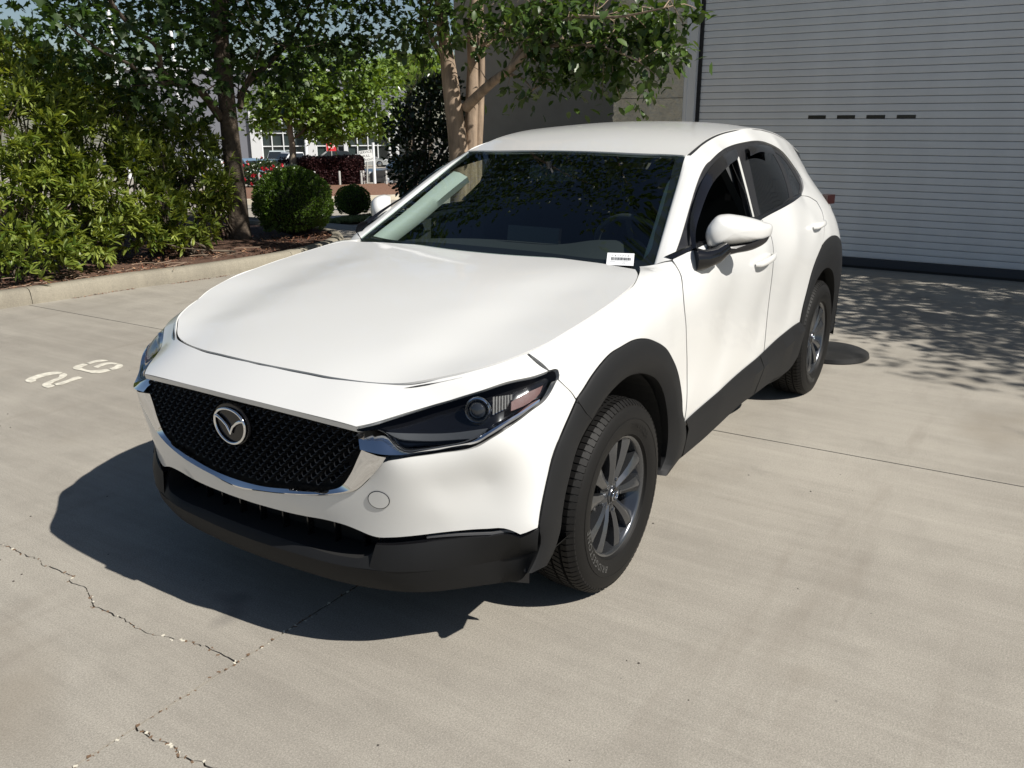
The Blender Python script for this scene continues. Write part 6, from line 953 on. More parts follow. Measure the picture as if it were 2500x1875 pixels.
put('hood_gap_shade', loft([h2-[0, .012, .004], h2+[0, .010, -.018]], len(h2)), void, both=True)  # shade of the hood to fender gap, likewise put in as a black ribbon
# ---- headlights
L = A['lens']
hl = put('headlight', panel_geo(S_nose, L, spacing=.03, gap=.0005, off=-.001, flange=.008, step=.012, corner=40), lampglass, both=True)
hm = panel_geo(S_nose, L, spacing=.03, gap=.002, off=-.045, flange=0, step=.012, corner=40)
gl = gloss_black
def lamp_bits(root, mir):
    def P(name, g, mat, sm=None):
        v, f = np.array(g[0]), g[1]; n = g[2] if len(g) > 2 else None
        if mir: r = mirror_geo(v, f, n); v, f = r[0], r[1]; n = r[2] if len(r) > 2 else None
        return mesh_obj(name, v, f, mat, root, sm, n)
    P('lamp_housing', hm, gl)
    # axis and local frame of the projector
    c = A['proj'][0]; ax = unit((.87, .42, .12)); ux = unit(np.cross((0, 0, 1), ax)); uz = np.cross(ax, ux)
    fr = lambda r, a, h: c+ax*h+ux*r*math.cos(a)+uz*r*math.sin(a)
    def ringm(prof, seg=36):
        V = [fr(r, 2*math.pi*k/seg, h) for k in range(seg) for r, h in prof]; n = len(prof)
        F = [(k*n+i, ((k+1) % seg)*n+i, ((k+1) % seg)*n+i+1, k*n+i+1) for k in range(seg) for i in range(n-1)]
        return V, F
    P('projector_ring', ringm([(.038, -.012), (.038, .006), (.034, .011), (.028, .004), (.0265, -.01)]), chrome, 40)
    P('projector_lens', ringm([(.0265, -.01), (.0245, .002), (.019, .009), (.010, .0135), (.0005, .0145)]), pbr('projector glass', (.03, .032, .036), .03, coat=1.0) if not mir else bpy.data.materials['projector glass'], 60)
    m = MB(); p2 = A['proj2'][0]; e = unit(p2-c)
    for k in range(7):
        q = c+e*(.048+.0085*k)-ax*(.004+.002*k)
        m.obox(q, e*.0026, uz*(.026-.0015*k), ax*.008)
    P('reflector_fins', (m.v, m.f), chrome)
    P('amber_reflector', panel_geo(S_nose, A['amber'], spacing=.02, gap=0, off=-.014, flange=.008, step=.02), amber)
    P('daylight_shelf', panel_geo(S_nose, A['shelf'], spacing=.03, gap=0, off=-.022, flange=.012, step=.015), pbr('lamp shelf grey', (.055, .057, .06), .4) if not mir else bpy.data.materials['lamp shelf grey'])
lamp_bits(hl[0], False); lamp_bits(hl[1], True)
# ---- badge
bd = empty('badge', (.885, 0, .704), car)
def bfr(y, z, h): return (.885+h, y, .704+z)
m = MB(); m.prism([(.078*math.cos(a), .0645*math.sin(a)) for a in np.linspace(0, 2*math.pi, 40, endpoint=False)], -.012, .004, bfr); m.build('badge_disc', gloss_black, bd, 40)
m = MB(); E = [bfr(.068*math.cos(a), .0545*math.sin(a)-.002+.003*math.cos(2*a), .009) for a in np.linspace(0, 2*math.pi, 49)]; m.tube(E, .0045, 8, False)
wl = [(.062, .020), (.050, .019), (.032, .010), (.014, -.004), (.004, -.020), (0, -.030)]
for s in (1, -1):
    m.tube([bfr(s*y, z, .010) for y, z in wl], [.0045, .0055, .005, .0042, .0038, .003], 8)
m.build('badge_emblem', chrome, bd, 60)
# ---- fenders, doors, body sides
put('front_fender', panel_geo(S_side, A['fender'], spacing=.028, gap=.0026, corner=30, step=.016), paint, both=True)
bs_ = panel_geo(S_side, A['body_side'], spacing=.03, gap=0., corner=32, step=.018, flange=.012)
dt_ = A['dlo_top']; kq = int(np.argmax(dt_[:, 0] < -1.25)); dq = dt_[:kq+1]
px_ = np.linspace(0, 1, len(dq)); ff = [np.polyfit(px_, dq[:, c], 3) for c in range(3)]; tl = np.linspace(0, 1, 44)
dlq = np.stack([np.polyval(c, tl) for c in ff], 1); dlq += np.outer(1-tl, dq[0]-dlq[0])+np.outer(tl, dq[-1]-dlq[-1])
eg = np.array((-.518, .742, 1.058))+np.outer(tl, np.array((-1.172, .584, 1.433))-np.array((-.518, .742, 1.058)))+np.outer(np.sin(math.pi*tl)*.006, (.4, .3, .8))
bn = np.array((.25, .62, .74)); bz_ = np.sin(math.pi*np.clip(tl*1.0, 0, 1))*.5+.5; bz_[-1] = 0
pl_ = [eg-bn*.012, eg]+[eg*(1-q)+dlq*q+np.outer(bz_*h_, bn) for q, h_ in ((.12, .004), (.3, .008), (.5, .010), (.7, .008), (.88, .004))]+[dlq, dlq-bn*.012]
for i_ in range(1, len(pl_)-1):
    w_ = np.clip((tl-.62)/.36, 0, 1)**2; w_ = (w_*w_*(3-2*w_))[:, None]; pl_[i_] = pl_[i_]*(1-w_)+S_side.off(pl_[i_], 0.)*w_
pl_[0] = pl_[1]-bn*.012; pl_[-1] = pl_[-2]-bn*.012
av, af = loft(pl_, 44); af = [q[::-1] for q in af]
me_ = mesh_obj('tmp', av, af, paint, None, 50); an = [v.normal[:] for v in me_.data.vertices]; bpy.data.objects.remove(me_)
an = np.array(an).reshape(len(pl_), 44, 3); sn_ = S_side.N(S_side.to(av)[:, :2]).reshape(an.shape)
for j_ in range(34, 44): an[1:-1, j_] = an[1:-1, j_]*(43-j_)/9+sn_[1:-1, j_]*(j_-34)/9
an = an.reshape(-1, 3)
nb = len(bs_[0]); put('body_side', (np.vstack([bs_[0], av]), bs_[1]+[tuple(i+nb for i in q) for q in af], np.vstack([bs_[2], an])), paint, both=True)
fdoor = put('front_door', panel_geo(S_side, A['front_door'], spacing=.035, gap=.0018, corner=30), paint, both=True)
rdoor = put('rear_door', panel_geo(S_side, A['rear_door'], spacing=.035, gap=.0018, corner=30), paint, both=True)
# ---- roof, ditch strips, windscreen
di = A['ditch_in']
roof_l = np.vstack([[(-1.125, 0, 1.446), (-1.13, .2, 1.445), (-1.143, .4, 1.442), (-1.166, .54, 1.437)], di, [(-3.27, .42, 1.38), (-3.30, .22, 1.41), (-3.305, 0, 1.42)]])
put('roof', panel_geo(S_roof, sym_uv(roof_l), spacing=.045, gap=.001, corner=30), paint)
do = A['ditch_out']; n = 60
a_ = catmull(di, .02, n=n); b_ = catmull(do, .02, n=n)
put('roof_strip', loft([a_-[0, 0, .004], .5*a_+.5*b_-[0, .002, .010], b_-[0, .004, .006]], n), satin_black, both=True, smooth=60)
wsl = np.array([(-.30, 0, 1), (-.33, .3, 1), (-.40, .60, 1.0), (-.455, .738, 1.03), (-.518, .741, 1.058), (-.683, .700, 1.153), (-.848, .660, 1.247), (-1.01, .620, 1.341), (-1.172, .579, 1.433), (-1.160, .5, 1.436), (-1.140, .36, 1.442), (-1.128, .18, 1.445), (-1.124, 0, 1.446)])
put('windscreen', panel_geo(S_glass, sym_uv(wsl), spacing=.06, gap=.001, off=-.002, flange=0, corner=30), windscreen)
fi = np.vstack([[(-.47, 0, 1.06), (-.485, .3, 1.06)], A['frit_in'][:-1], [(-1.105, 0, 1.438)]])
put('windscreen_border', panel_geo(S_glass, sym_uv(wsl), holes=[sym_uv(fi)], spacing=.08, gap=.001, off=-.006, flange=0, corner=30), satin_black)
cw = np.array([(-.30, y, .985+.02) for y in np.linspace(-.72, .72, 20)])
put('cowl', loft([[(-.36-.06*(y/.72)**2, y, 1.035) for y in np.linspace(-.74, .74, 20)], [(-.50-.10*(y/.72)**2, y, 1.035) for y in np.linspace(-.74, .74, 20)]], 20), satin_black)
# ---- side windows
dl = np.vstack([A['dlo_top'], A['dlo_bot'][1:-1]])
frames = put('window_frame', panel_geo(S_side, dl, holes=[A['open_front'], A['glass_rear'], A['glass_quarter']], spacing=.05, gap=-.005, off=-.009, flange=.02, corner=35), satin_black, both=True)
put('rear_side_window', panel_geo(S_side, A['glass_rear'], spacing=.06, gap=-.006, off=-.010, flange=0, corner=35), privacy, both=True)
put('quarter_window', panel_geo(S_side, A['glass_quarter'], spacing=.06, gap=-.006, off=-.010, flange=0, corner=35), privacy, both=True)
v, f, nn = panel_geo(S_side, A['open_front'], spacing=.06, gap=-.006, off=-.012, flange=0, corner=35)
mg = mirror_geo(v, f, nn); put('front_side_window', mg, sideglass)
vf = loft([catmull(A['visor_f_out'], .01, n=40), catmull(.5*A['visor_f_out']+.5*A['visor_f_in'], .01, n=40)+[0, .006, .002], catmull(A['visor_f_in'], .01, n=40)], 40)
put('window_visor', vf, smoked, both=True, smooth=50)
vr = loft([catmull(A['visor_r_out'], .01, n=20), catmull(.5*A['visor_r_out']+.5*A['visor_r_in'], .01, n=20)+[0, .006, .002], catmull(A['visor_r_in'], .01, n=20)], 20)
put('window_visor', vr, smoked, both=True, smooth=50)
put('window_channel', loft([A['run_chrome'], A['run_chrome2']], 20), pbr('window channel', (.5, .5, .48), .35), both=True)
put('door_seam', loft([offside(S_side, catmull([(-1.545, .822, 1.137), (-1.50, .70, 1.33), (-1.535, .637, 1.455)], .02, n=12), -.001), offside(S_side, catmull([(-1.551, .822, 1.137), (-1.506, .70, 1.33), (-1.541, .637, 1.455)], .02, n=12), -.001)], 12), void, both=True)
tr = offside(S_side, catmull(A['dlo_bot'], .02, n=50), .003); tr2 = offside(S_side, catmull(A['dlo_bot'], .02, n=50)+[0, 0, .016], .006)
put('belt_moulding', loft([tr-[0, .01, 0], tr, tr2, tr2-[0, .012, 0]], 50), gloss_black, both=True, smooth=35)
# ---- charcoal cladding
n = 90
ao = catmull(A['arch_out'], .01, n=n, corner=50); ai = catmull(A['arch_in'], .01, n=n, corner=50)
o0 = offside(S_side, ao, -.012); o1 = offside(S_side, ao, .006); o2 = offside(S_side, ao*.93+ai*.07, .011); m1 = offside(S_side, ao*.38+ai*.62, .013); i1 = offside(S_side, ai, -.012)
put('arch_cladding', loft([o0, o1, o2, m1, i1, i1-[0, .05, 0]], n), plastic, both=True, smooth=42)
ri = A['rarch_in'].copy(); ri[:, 1] = .88; ri = offside(S_side, catmull(ri, .01, n=n), 0.)
ro = catmull(A['rarch_out'], .01, n=n)
put('arch_cladding', loft([offside(S_side, ro, -.012), offside(S_side, ro, .006), offside(S_side, ro*.93+ri*.07, .011), offside(S_side, ro*.4+ri*.6, .013), ri-[0, .008, 0], ri-[0, .06, 0]], n), plastic, both=True, smooth=42)
n = 60
st = catmull(A['sill_top'], .01, n=n); sm = catmull(A['sill_mid'], .01, n=n); sb = catmull(A['sill_bot'], .01, n=n)
kk = np.clip(np.linspace(0, 1.6, n), 0, 1)
s0 = offside(S_side, st, -.012); s1 = offside(S_side, st, .006); s2 = offside(S_side, sm, .012+.016*kk); s3 = offside(S_side, sb, .006)
put('sill_cladding', loft([s0, s1, s2, s3, s3-[0, .06, .03]], n), plastic, both=True, smooth=28)
put('underside_strip', loft([s3-[0, .012, .003], s3-[0, .03, .034], s3-[0, .12, .04]], n), void, both=True, smooth=30)
b = MB(); q = st[37]*.5+st[38]*.5
sj = [offside(S_side, [st[34]], .0085)[0], offside(S_side, [sm[34]], .027)[0], offside(S_side, [sb[33]], .008)[0]]
b.tube(sj, .0016, 4); put('cladding_seam', (b.v, b.f), void, both=True)
b = MB(); b.tube(offside(S_side, [(.337, .88, .783), (.30, .885, .735), (.262, .888, .70)], .0125), .0016, 4); put('cladding_seam', (b.v, b.f), void, both=True)
# ---- lower front: intake, lip, fog strip
wl = A['wlow'][::-1]; iy = np.argmin(np.abs(wl[:, 1]-.49))
cen = np.vstack([[(.873, 0, .448)], wl[1:iy+1]]); cen = both(cen[::-1])
n = 80; cen = catmull(cen, .01, n=n, corner=60)
crease_h = [(.885, 0, .325), (.876, .2, .325), (.852, .41, .328), (.82, .52, .331), (.716, .68, .337), (.61, .77, .340), (.565, .825, .352)]+[tuple(A['arch_out'][2]+np.array((.004, .003, 0)))]
lipb_h = [(.860, 0, .254), (.851, .2, .253), (.82, .41, .250), (.755, .585, .250), (.61, .735, .250), (.565, .785, .254), (.575, .835, .280)]+[tuple(A['arch_out'][0]+np.array((.004, .003, 0)))]
shelf_h = [(.865, 0, .352), (.857, .2, .350), (.838, .40, .350), (.828, .447, .356), (.80, .485, .385), (.788, .492, .412)]
def symline(h, n): h = np.array(h); return catmull(np.vstack([(h[1:]*[1, -1, 1])[::-1], h]), .01, n=n, corner=70)
inn = cen-np.c_[.11+0*cen[:, 0], 0*cen[:, 0], .0+0*cen[:, 0]]
sh = symline(shelf_h, n)[::-1]
put('lower_intake', loft([cen-[.006, 0, .001], inn-[0, 0, .01], sh-[.11, 0, 0], sh], n), void, smooth=30)
for y in np.linspace(-.40, .40, 9):
    b = MB(); b.obox((.80-.05*(y/.4)**2, y, .40), (.012, 0, 0), (0, .003, 0), (0, 0, .052)); b.build('intake_fin', gloss_black, car)
cr_c = symline(crease_h[:4], n)[::-1]
crF = symline(crease_h, 140); lbF = symline(lipb_h, 140)
put('bumper_shelf', loft([sh, .5*sh+.5*cr_c+[0, 0, .003], cr_c], n), plastic, smooth=40)
side_w = np.vstack([wl[iy:]]); n2 = 60
sw = catmull(side_w, .01, n=n2, corner=40)
face_top = sw.copy(); tq = np.linspace(0, 1, n2)
face_top = offside(S_nose, sw-np.c_[0*tq, 0*tq, .022*np.clip((1-tq)*3.2, 0, 1)], .006)
back_w = offside(S_nose, sw, -.020*np.clip((1-tq)*4, .05, 1))
bk2 = offside(S_nose, sw-np.c_[0*tq, 0*tq, .022*np.clip((1-tq)*3.2, 0, 1)], -.020*np.clip((1-tq)*4, .05, 1))
put('lamp_recess', loft([sw-[.002, 0, .001], back_w, bk2, face_top], n2), gloss_black, both=True, smooth=30)
crS = catmull(np.array(crease_h)[2:], .01, n=n2, corner=70); crS = catmull(np.vstack([[(.832, .475, .329)], np.array(crease_h)[3:]]), .01, n=n2, corner=70)
bul = .5*face_top+.5*crS
put('bumper_cladding', loft([face_top, bul+np.c_[.008*np.clip(tq*4, 0, 1), .004*np.clip(tq*4, 0, 1), 0*tq], crS], n2), plastic, both=True, smooth=40)
put('bumper_lip', loft([crF, .5*crF+.5*lbF+[.006, 0, 0], lbF, lbF-[.10, 0, -.012], lbF-[.35, 0, -.02]], 140), plastic, smooth=32)
fs = bk2[18:50]; fs2 = fs-np.c_[0*fs[:, 0], 0*fs[:, 0], -.009+0*fs[:, 0]]
put('fog_strip', loft([offside(S_nose, fs+[0, 0, .004], -.008), offside(S_nose, fs+[0, 0, .012], -.006), offside(S_nose, fs+[0, 0, .013], -.016)], 32), pbr('lamp strip grey', (.16, .16, .165), .25, coat=.6), both=True, smooth=30)
# ---- door mirrors
o = catmull(A['mir_cap'], .008, True, 75); cc = o.mean(0)+[0, 0, .0]; dd = unit((.97, .16, .02))
rows = [cc+(o-cc)*.90-dd*.035, cc+(o-cc)*.965-dd*.012]
for q in np.linspace(0, math.pi/2, 12)[:-1]: rows.append(cc+(o-cc)*math.cos(q)**.72+dd*.095*math.sin(q))
rows.append(cc+(o-cc)*.004+dd*.095)
cap = loft(rows, len(o), close=True)
mir = put('door_mirror', cap, paint, both=True, smooth=70)
lo = catmull(A['mir_low'], .008, True, 75); lc = lo.mean(0)
rows = [lc+(lo-lc)*s+dd*dx+[0, 0, .004] for s, dx in ((.85, -.03), (1, -.005), (1.0, .03), (.93, .055), (.7, .075), (.02, .08))]
ml = loft(rows, len(lo), close=True)
mgl = loft([cc+(o-cc)*.70-dd*.030, cc+(o-cc)*.5-dd*.026, cc+(o-cc)*.01-dd*.025], len(o), close=True)
m = MB(); m.tube([(-.665, .845, 1.066), (-.69, .875, 1.066), (-.74, .90, 1.075), (-.80, .915, 1.098)], [.048, .038, .032, .028], 14)
for i, r in enumerate(mir):
    g = ml if i == 0 else mirror_geo(*ml); mesh_obj('mirror_base', g[0], g[1], satin_black, r, 40)
    g = (m.v, m.f) if i == 0 else mirror_geo(m.v, m.f); mesh_obj('mirror_arm', g[0], g[1], gloss_black, r, 50)
    g = mgl if i == 0 else mirror_geo(*mgl); mesh_obj('mirror_glass', g[0], g[1], chrome, r, 50)
# ---- door handles
for k, (key, doors) in enumerate((('handle_f', fdoor), ('handle_r', rdoor))):
    a, c = A[key]; 
    if k: a = a+(c-a)*.12; c = c-(c-a)*.12
    ts = np.linspace(0, 1, 17); e = c-a; nrm = S_side.N(S_side.to(((a+c)/2))[:, :2])[0]; upv = unit(np.cross(nrm, e)); upv = upv*np.sign(upv[2])
    bar = []
    for t in ts:
        env = math.sin(math.pi*min(1, max(0, t)))**.35; p = S_side.off(np.array([a+e*t]), .004+.030*env)[0]
        bar.append([p+upv*(.0165*(.35+.65*env))*math.cos(q)+nrm*(.009*(.4+.6*env))*math.sin(q) for q in np.linspace(0, 2*math.pi, 12, endpoint=False)])
    hb = loft(bar, 12, close=True)
    ctr = S_side.to(((a+c)/2+upv*.004))[0, :2]; ul = S_side.to(a)[0, :2]; ur = S_side.to(c)[0, :2]; du = (ur-ul)/2*.92
    cup = []
    for s, d in ((1.06, .0012), (.92, -.004), (.70, -.018), (.35, -.026), (.01, -.028)):
        r = [ctr+du*s*math.cos(q)*.80+np.array([0, .036*s*math.sin(q)]) for q in np.linspace(0, 2*math.pi, 28, endpoint=False)]
        cup.append(S_side.P(np.array(r), max(d, 0)*1.0+.0016+.0000*d))
    cu = loft([cup[0], cup[1]], 28, close=True)
    for i, dr in enumerate(doors):
        g = hb if i == 0 else mirror_geo(*hb); mesh_obj('handle', g[0], g[1], paint, dr, 50)
# ---- tail
bsd = A['body_side']; k0 = int(np.argmin(np.abs(bsd[:, 0]+3.28)+np.abs(bsd[:, 2]-1.30)))
edge = bsd[k0:k0+8]
rear_rows = [[(p[0]-bulge*(1-(t)**2)**.8, p[1]*t, p[2]) for t in np.linspace(1, -1, 31)] for p, bulge in zip(np.vstack([[(-3.25, .512, 1.388)], edge]), (.05, .06, .10, .13, .14, .14, .15, .15, .16))]
put('tailgate', loft(rear_rows[2:], 31), paint, smooth=40)
put('rear_window', loft([np.array(rear_rows[0])*[1, .9, 1]-[.06, 0, .03], np.array(rear_rows[1])*[1, .93, 1], np.array(rear_rows[2])*[1, .97, 1]], 31), gloss_black, smooth=40)
sp0 = np.array(rear_rows[0])*[1, .90, 1]; put('roof_spoiler', loft([sp0+[.02, 0, .003], sp0-[.09, 0, .012], sp0-[.095, 0, .03], sp0+[.02, 0, -.03]], 31), paint, smooth=35)
last = np.array(rear_rows[-1]); put('rear_bumper', loft([last, last-[.01, 0, .06], last+[.02, 0, -.30]], 31), plastic, smooth=40)
m = MB(); m.obox((-3.255, .715, 1.098), (.045, -.012, .0), (.01, .028, 0), (0, 0, .028)); 
put('tail_lamp', (m.v, m.f), redlamp, both=True)
# ---- wheels
def build_wheel():
    w = empty('wheel', (0, .7825, .337), car)
    R = .337
    prof = [(.214, .085), (.222, .098), (.236, .1035), (.255, .108), (.275, .1085), (.295, .106), (.312, .100), (.322, .094)]
    m = MB()
    m.lathe([(.205, -.07), (.214, -.085), (.25, -.108), (.29, -.106), (.322, -.094)]+[(.332, -.084), (.338, -.07), (.3405, -.045), (.3405, -.041), (.333, -.040), (.333, -.034), (.3405, -.033), (.341, 0), (.341, .008), (.333, .009), (.333, .015), (.3405, .016), (.340, .046), (.333, .047), (.333, .053), (.339, .054), (.337, .075), (.332, .084)]+prof[::-1]+[(.206, .078)], 96, 'y', (0, 0, 0))
    ty = m.build('tyre', rubber, None, 28)
    par(ty, w); ty.matrix_parent_inverse = Matrix.Identity(4)
    t = MB()
    for k in range(88):                       # shoulder sipes: raised blocks
        a = 2*math.pi*k/88; da = 2*math.pi/88*.36
        for (y0, y1, r0, r1, sk) in ((.055, .076, .3385, .3372, 0), (.076, .096, .3372, .3215, 0), (.017, .0455, .3400, .3400, .5), (-.0325, .0075, .3400, .3402, .5), (-.085, -.046, .331, .3395, 0)):
            V = []
            for (y, r, sh) in ((y0, r0, 0), (y1, r1, sk)):
                for s in (-1, 1):
                    b_ = a+s*da+sh*2*math.pi/88
                    V += [((r+.0032)*math.sin(b_), y, (r+.0032)*math.cos(b_)), ((r-.004)*math.sin(b_), y, (r-.004)*math.cos(b_))]
            t.add(V, [(0, 4, 6, 2), (0, 2, 3, 1), (4, 5, 7, 6), (0, 1, 5, 4), (2, 6, 7, 3)])
    td = t.build('tread_blocks', rubber, w); td['kind'] = 'stuff'; td.matrix_parent_inverse = Matrix.Identity(4)
    m = MB(); m.lathe([(.276, .1092), (.2775, .1102), (.279, .1094)], 96, 'y'); m.lathe([(.2185, .0935), (.221, .0985), (.2235, .0985)], 96, 'y'); q = m.build('sidewall_rib', rubber, w, 60); q.matrix_parent_inverse = Matrix.Identity(4)
    for txt, a0, sz in (('BRIDGESTONE', 214, .034), ('TURANZA', 20, .03)):
        v, f = textmesh(txt, sz, 0, 'LEFT', 1.25)
        P = []
        for x, y, zz in v:
            r = .250+y*.95; th = math.radians(a0)+x/.250
            P.append((r*math.sin(th), .1090+.0009, r*math.cos(th)))
        # seen from outside (+y): clockwise text
        q = mesh_obj('tyre_lettering', [(-p[0], p[1], p[2]) for p in P], f, rubber_hi if txt[0] == 'B' else rubber, w); q.matrix_parent_inverse = Matrix.Identity(4)
    m = MB()
    m.lathe([(.178, -.08), (.182, .02), (.188, .05), (.199, .068), (.2005, .078), (.206, .086), (.213, .088), (.2155, .084), (.214, .074)], 72, 'y')
    q = m.build('rim', alloy, w, 40); q.matrix_parent_inverse = Matrix.Identity(4)
    m = MB()
    for k in range(10):
        a = 2*math.pi*(k+.0)/10+(.045 if k % 2 else -.045)
        ca, sa = math.cos(a), math.sin(a); rows = []
        for r, hw, yf, tw in ((.036, .0145, .064, .0), (.06, .0148, .070, .001), (.09, .0160, .076, .002), (.13, .0205, .081, .002), (.165, .0265, .083, .001), (.19, .0325, .083, .0), (.2015, .0350, .081, 0)):
            sec = [(-hw, yf-.038), (-hw*.96, yf-.006), (-hw*.25+tw, yf+.002), (-hw*.05+tw, yf+.0015), (hw*.96, yf-.010), (hw, yf-.040)]
            rows.append([(r*sa+x*ca, y, r*ca-x*sa) for x, y in sec])
        v, f = loft(rows, 6); m.add(v, [t_[::-1] for t_ in f])
    q = m.build('spokes', alloy, w, 25); q.matrix_parent_inverse = Matrix.Identity(4)
    m = MB(); m.lathe([(.070, .03), (.068, .052), (.056, .060), (.040, .064), (.034, .066), (.0335, .070), (.030, .074), (.001, .0755)], 48, 'y'); q = m.build('hub', alloy, w, 35); q.matrix_parent_inverse = Matrix.Identity(4)
    m = MB(); m.lathe([(.0285, .0745), (.0275, .0772), (.001, .0785)], 36, 'y'); q = m.build('centre_cap', gloss_black, w, 60); q.matrix_parent_inverse = Matrix.Identity(4)
    m = MB(); m.tube([(.021*math.cos(a), .0785, .0165*math.sin(a)) for a in np.linspace(0, 2*math.pi, 25)], .0017, 6, False)
    for s in (1, -1): m.tube([(s*x, .0787, z) for x, z in ((.019, .006), (.011, .003), (.004, -.004), (0, -.010))], .0016, 6)
    q = m.build('cap_emblem', chrome, w, 60); q.matrix_parent_inverse = Matrix.Identity(4)
    for k in range(5):
        a = 2*math.pi*(k+.5)/5; m = MB(); c_ = (.0572*math.sin(a), 0, .0572*math.cos(a))
        m.lathe([(.0145, .050), (.0145, .0605), (.0115, .062), (.0112, .060)], 16, 'y', c_); m.lathe([(.0095, .055), (.0095, .068), (.007, .072), (.001, .0725)], 6, 'y', c_)
        q = m.build('lug_nut', alloy, w, 35); q.matrix_parent_inverse = Matrix.Identity(4)
    m = MB(); m.lathe([(.06, .0), (.148, .0), (.148, -.022), (.06, -.022)], 48, 'y'); q = m.build('brake_disc', pbr('brake steel', (.30, .28, .26), .4, metal=.9), w, 30); q.matrix_parent_inverse = Matrix.Identity(4)
    m = MB(); m.obox((.105, -.005, .06), (.035, 0, .02), (0, .04, 0), (-.02, 0, .06)); q = m.build('brake_caliper', satin_black, w, 30); q.matrix_parent_inverse = Matrix.Identity(4)
    return w
wheel0 = build_wheel()
def clone_wheel(x, y, turn, spin):
    w = wheel0.copy(); COL.objects.link(w); w.location = (x, y, .337); w.rotation_euler = (0, spin, turn)
    for ch in list(wheel0.children):
        c = ch.copy(); COL.objects.link(c); c.parent = w
    return w
wheel0.rotation_euler = (0, math.radians(9), 0)
clone_wheel(-2.653, .7825, 0, math.radians(31)); clone_wheel(0, -.7825, math.pi, .4); clone_wheel(-2.653, -.7825, math.pi, .9)
# ---- wheel wells, floor, cabin
for x0, r in ((0., .435), (-2.653, .435)):
    rows = [[(x0+r*math.cos(a), y, .337+r*math.sin(a)) for a in np.linspace(-.10, math.pi+.12, 30)] for y in (.845, .56)]
    v, f = loft(rows, 30); n0 = len(v); v = np.vstack([v, [(x0, .56, .337)]])
    f = f+[(30+i, 30+i+1, n0) for i in range(29)]
    put('wheel_liner', (v, f), void, both=True)
b = MB(); b.box((-3.2, -.55, .24), (.72, .55, .42)); b.box((-2.2, -.80, .27), (-.47, .80, .40)); b.box((-3.25, -.7, .42), (-3.08, .7, .9)); b.box((.45, -.6, .3), (.72, .6, .62)); b.build('floor_pan', void, car)
b = MB(); b.box((-.45, -.74, .45), (-.44, .74, 1.0)); b.build('firewall', void, car)
m = MB(); m.obox((.487, .70, .245), (.003, .006, 0), (-.04, .085, 0), (.0, 0, .05)); put('mud_flap', (m.v, m.f), satin_black, both=True)
db = MB(); rows = []
for x, z in ((-.44, 1.01), (-.62, 1.035), (-.85, 1.045), (-.98, 1.03), (-1.03, .98), (-1.0, .80), (-.95, .6)):
    rows.append([(x, y, z-.03*(abs(y)/.7)**3+(.045*math.exp(-((y-.37)/.17)**2) if -1.0 < x < -.7 else 0)) for y in np.linspace(.74, -.74, 41)])
put('dashboard', loft(rows, 41), cabin, smooth=50)
m = MB(); m.obox((-.86, 0, 1.085), (.012, 0, .002), (0, .135, 0), (-.006, 0, .034)); m.build('centre_screen', gloss_black, car)
st_ = []; cx = np.array((-1.13, .37, 1.0)); axs = unit((-.9, 0, .42)); u1 = np.array((0, 1., 0)); u2 = np.cross(axs, u1)
m = MB(); m.tube([cx+.185*(math.cos(a)*u1+math.sin(a)*u2) for a in np.linspace(0, 2*math.pi, 41)], .015, 8, False)
for a in (0.1, math.pi-.1, -math.pi/2): m.tube([cx+.03*(math.cos(a)*u1+math.sin(a)*u2), cx+.18*(math.cos(a)*u1+math.sin(a)*u2)], .014, 6)
m.tube([cx-axs*.02, cx+axs*.02], .06, 16); m.build('steering_wheel', cabin, car, 50)
def seat(y, x):
    e = MB(); e.obox((x, y, .56), (.25, 0, .03), (0, .24, 0), (-.01, 0, .08)); e.obox((x-.30, y, .86), (.055, 0, .02), (0, .225, 0), (-.09, 0, .30)); e.obox((x-.40, y, 1.235), (.045, 0, .01), (0, .125, 0), (-.01, 0, .085)); e.tube([(x-.385, y-.05, 1.1), (x-.392, y-.05, 1.2)], .007, 6); e.tube([(x-.385, y+.05, 1.1), (x-.392, y+.05, 1.2)], .007, 6)
    o = e.build('seat', cloth, car); bv = o.modifiers.new('soft', 'BEVEL'); bv.width = .04; bv.segments = 3; return o
seat(.37, -1.62); seat(-.37, -1.62)
e = MB(); e.obox((-2.4, 0, .6), (.24, 0, .03), (0, .62, 0), (0, 0, .07)); e.obox((-2.68, 0, .88), (.05, 0, .02), (0, .62, 0), (-.08, 0, .28))
for y in (.37, -.37): e.obox((-2.77, y, 1.21), (.04, 0, .01), (0, .12, 0), (0, 0, .065))
o = e.build('rear_seat', cloth, car); bv = o.modifiers.new('soft', 'BEVEL'); bv.width = .03; bv.segments = 2
m = MB(); m.obox((-1.02, 0, 1.345), (.018, 0, .004), (0, .115, 0), (-.006, 0, .034)); m.tube([(-.99, 0, 1.37), (-.985, 0, 1.40)], .012, 8); m.build('interior_mirror', gloss_black, car)
hl_ = MB(); 
v, f, nn = panel_geo(S_roof, sym_uv(np.array(roof_l)*[1, .97, 1]), spacing=.15, gap=.01, off=-.045, flange=0); mesh_obj('headliner', v, f, pbr('headliner', (.05, .05, .05), .9), car, None)
pe = np.array([(-.53, .708, 1.05), (-.60, .690, 1.09), (-.75, .655, 1.17), (-.88, .625, 1.247), (-.98, .602, 1.305), (-1.05, .588, 1.342)])
wdt = np.linspace(.085, .10, 6)[:, None]
pin = [pe+[0, 0, -.004], pe-np.c_[0*wdt, wdt*.30, .010+0*wdt]+[-.01, 0, 0], pe-np.c_[-.0*wdt, wdt*.55, .032+0*wdt]+[-.04, 0, 0], pe-np.c_[0*wdt, wdt*.30, .06+0*wdt]+[-.09, 0, 0]]
put('pillar_trim', loft(pin, 24), trimgrey, both=True, smooth=60)
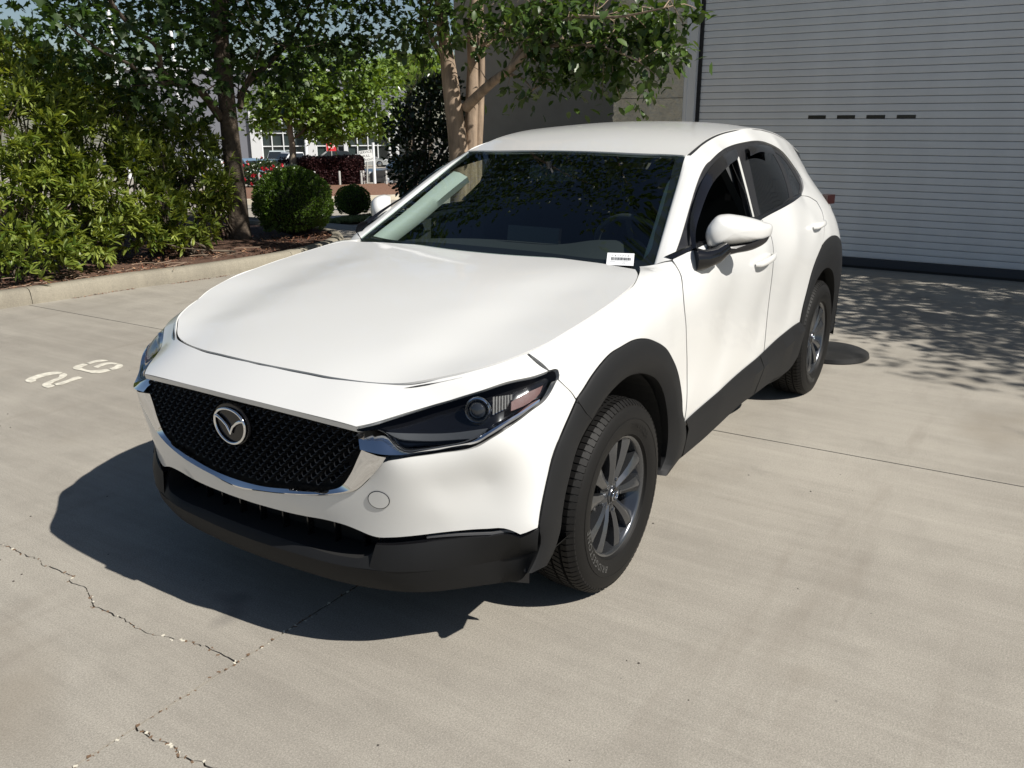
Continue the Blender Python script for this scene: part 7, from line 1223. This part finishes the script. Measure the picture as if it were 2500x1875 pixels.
bp_ = np.array([(-1.52, .80, .75), (-1.50, .79, 1.12), (-1.47, .70, 1.30), (-1.50, .60, 1.45)])
put('centre_pillar', loft([bp_, bp_-[.03, .05, 0], bp_-[.15, .03, 0]], 16), cabin, both=True, smooth=50)
for x in (-1.35,):
    put('inner_door', loft([[(-.55, .80, z) for z in (.45, .8, 1.05)], [(-1.5, .81, z) for z in (.45, .8, 1.11)], [(-2.4, .77, z) for z in (.45, .8, 1.16)]], 10), cabin, both=True)

# ---- stock tag tucked at the windscreen base
T = A['tag']; tgt = tag(empty('stock_tag', tuple(T[3])), 'small white paper stock tag with barcode at the base of the windscreen', 'paper tag')
e1 = T[1]-T[0]; e2 = T[3]-T[0]; nrm = unit(np.cross(e2, e1)); nrm = nrm*np.sign(nrm[2])
tp = lambda u, w, h=.0: T[0]+e1*u+e2*w+nrm*h
m = MB(); m.add([tp(0, 0), tp(1, 0), tp(1, 1), tp(0, 1), tp(0, 0, .0008), tp(1, 0, .0008), tp(1, 1, .0008), tp(0, 1, .0008)], [(0, 1, 2, 3), (7, 6, 5, 4), (0, 4, 5, 1), (1, 5, 6, 2), (2, 6, 7, 3), (3, 7, 4, 0)])
m.build('paper', pbr('tag paper', (.82, .83, .84), .7), tgt)
ink = pbr('printed ink', (.02, .022, .025), .6)
def tagtext(s, u, w, hgt, name, sp=1.3):
    v, f = textmesh(s, 1.0, 0, 'CENTER', sp); k = hgt
    asp = np.linalg.norm(e2)/np.linalg.norm(e1)
    mesh_obj(name, [tp(u+x*k*asp, w-y*k, .0014) for x, y, z in v], f, ink, tgt)
tagtext('T67131A', .5, .23, .17, 'stock_number', 1.55)
m = MB(); random.seed(5); u = .16
while u < .88:
    w_ = random.choice((.006, .010, .016)); m.add([tp(u, .36, .0014), tp(u+w_, .36, .0014), tp(u+w_, .60, .0014), tp(u, .60, .0014)], [(0, 1, 2, 3)]); u += w_+random.choice((.006, .010, .014))
m.build('barcode', ink, tgt)
m = MB()
for w_, a, c in ((.67, .14, .82), (.75, .12, .32), (.75, .6, .7), (.85, .56, .72)):
    u = a
    while u < c: m.add([tp(u, w_-.012, .0014), tp(u+.012, w_-.012, .0014), tp(u+.012, w_+.012, .0014), tp(u, w_+.012, .0014)], [(0, 1, 2, 3)]); u += .02
m.build('fine_print', ink, tgt)
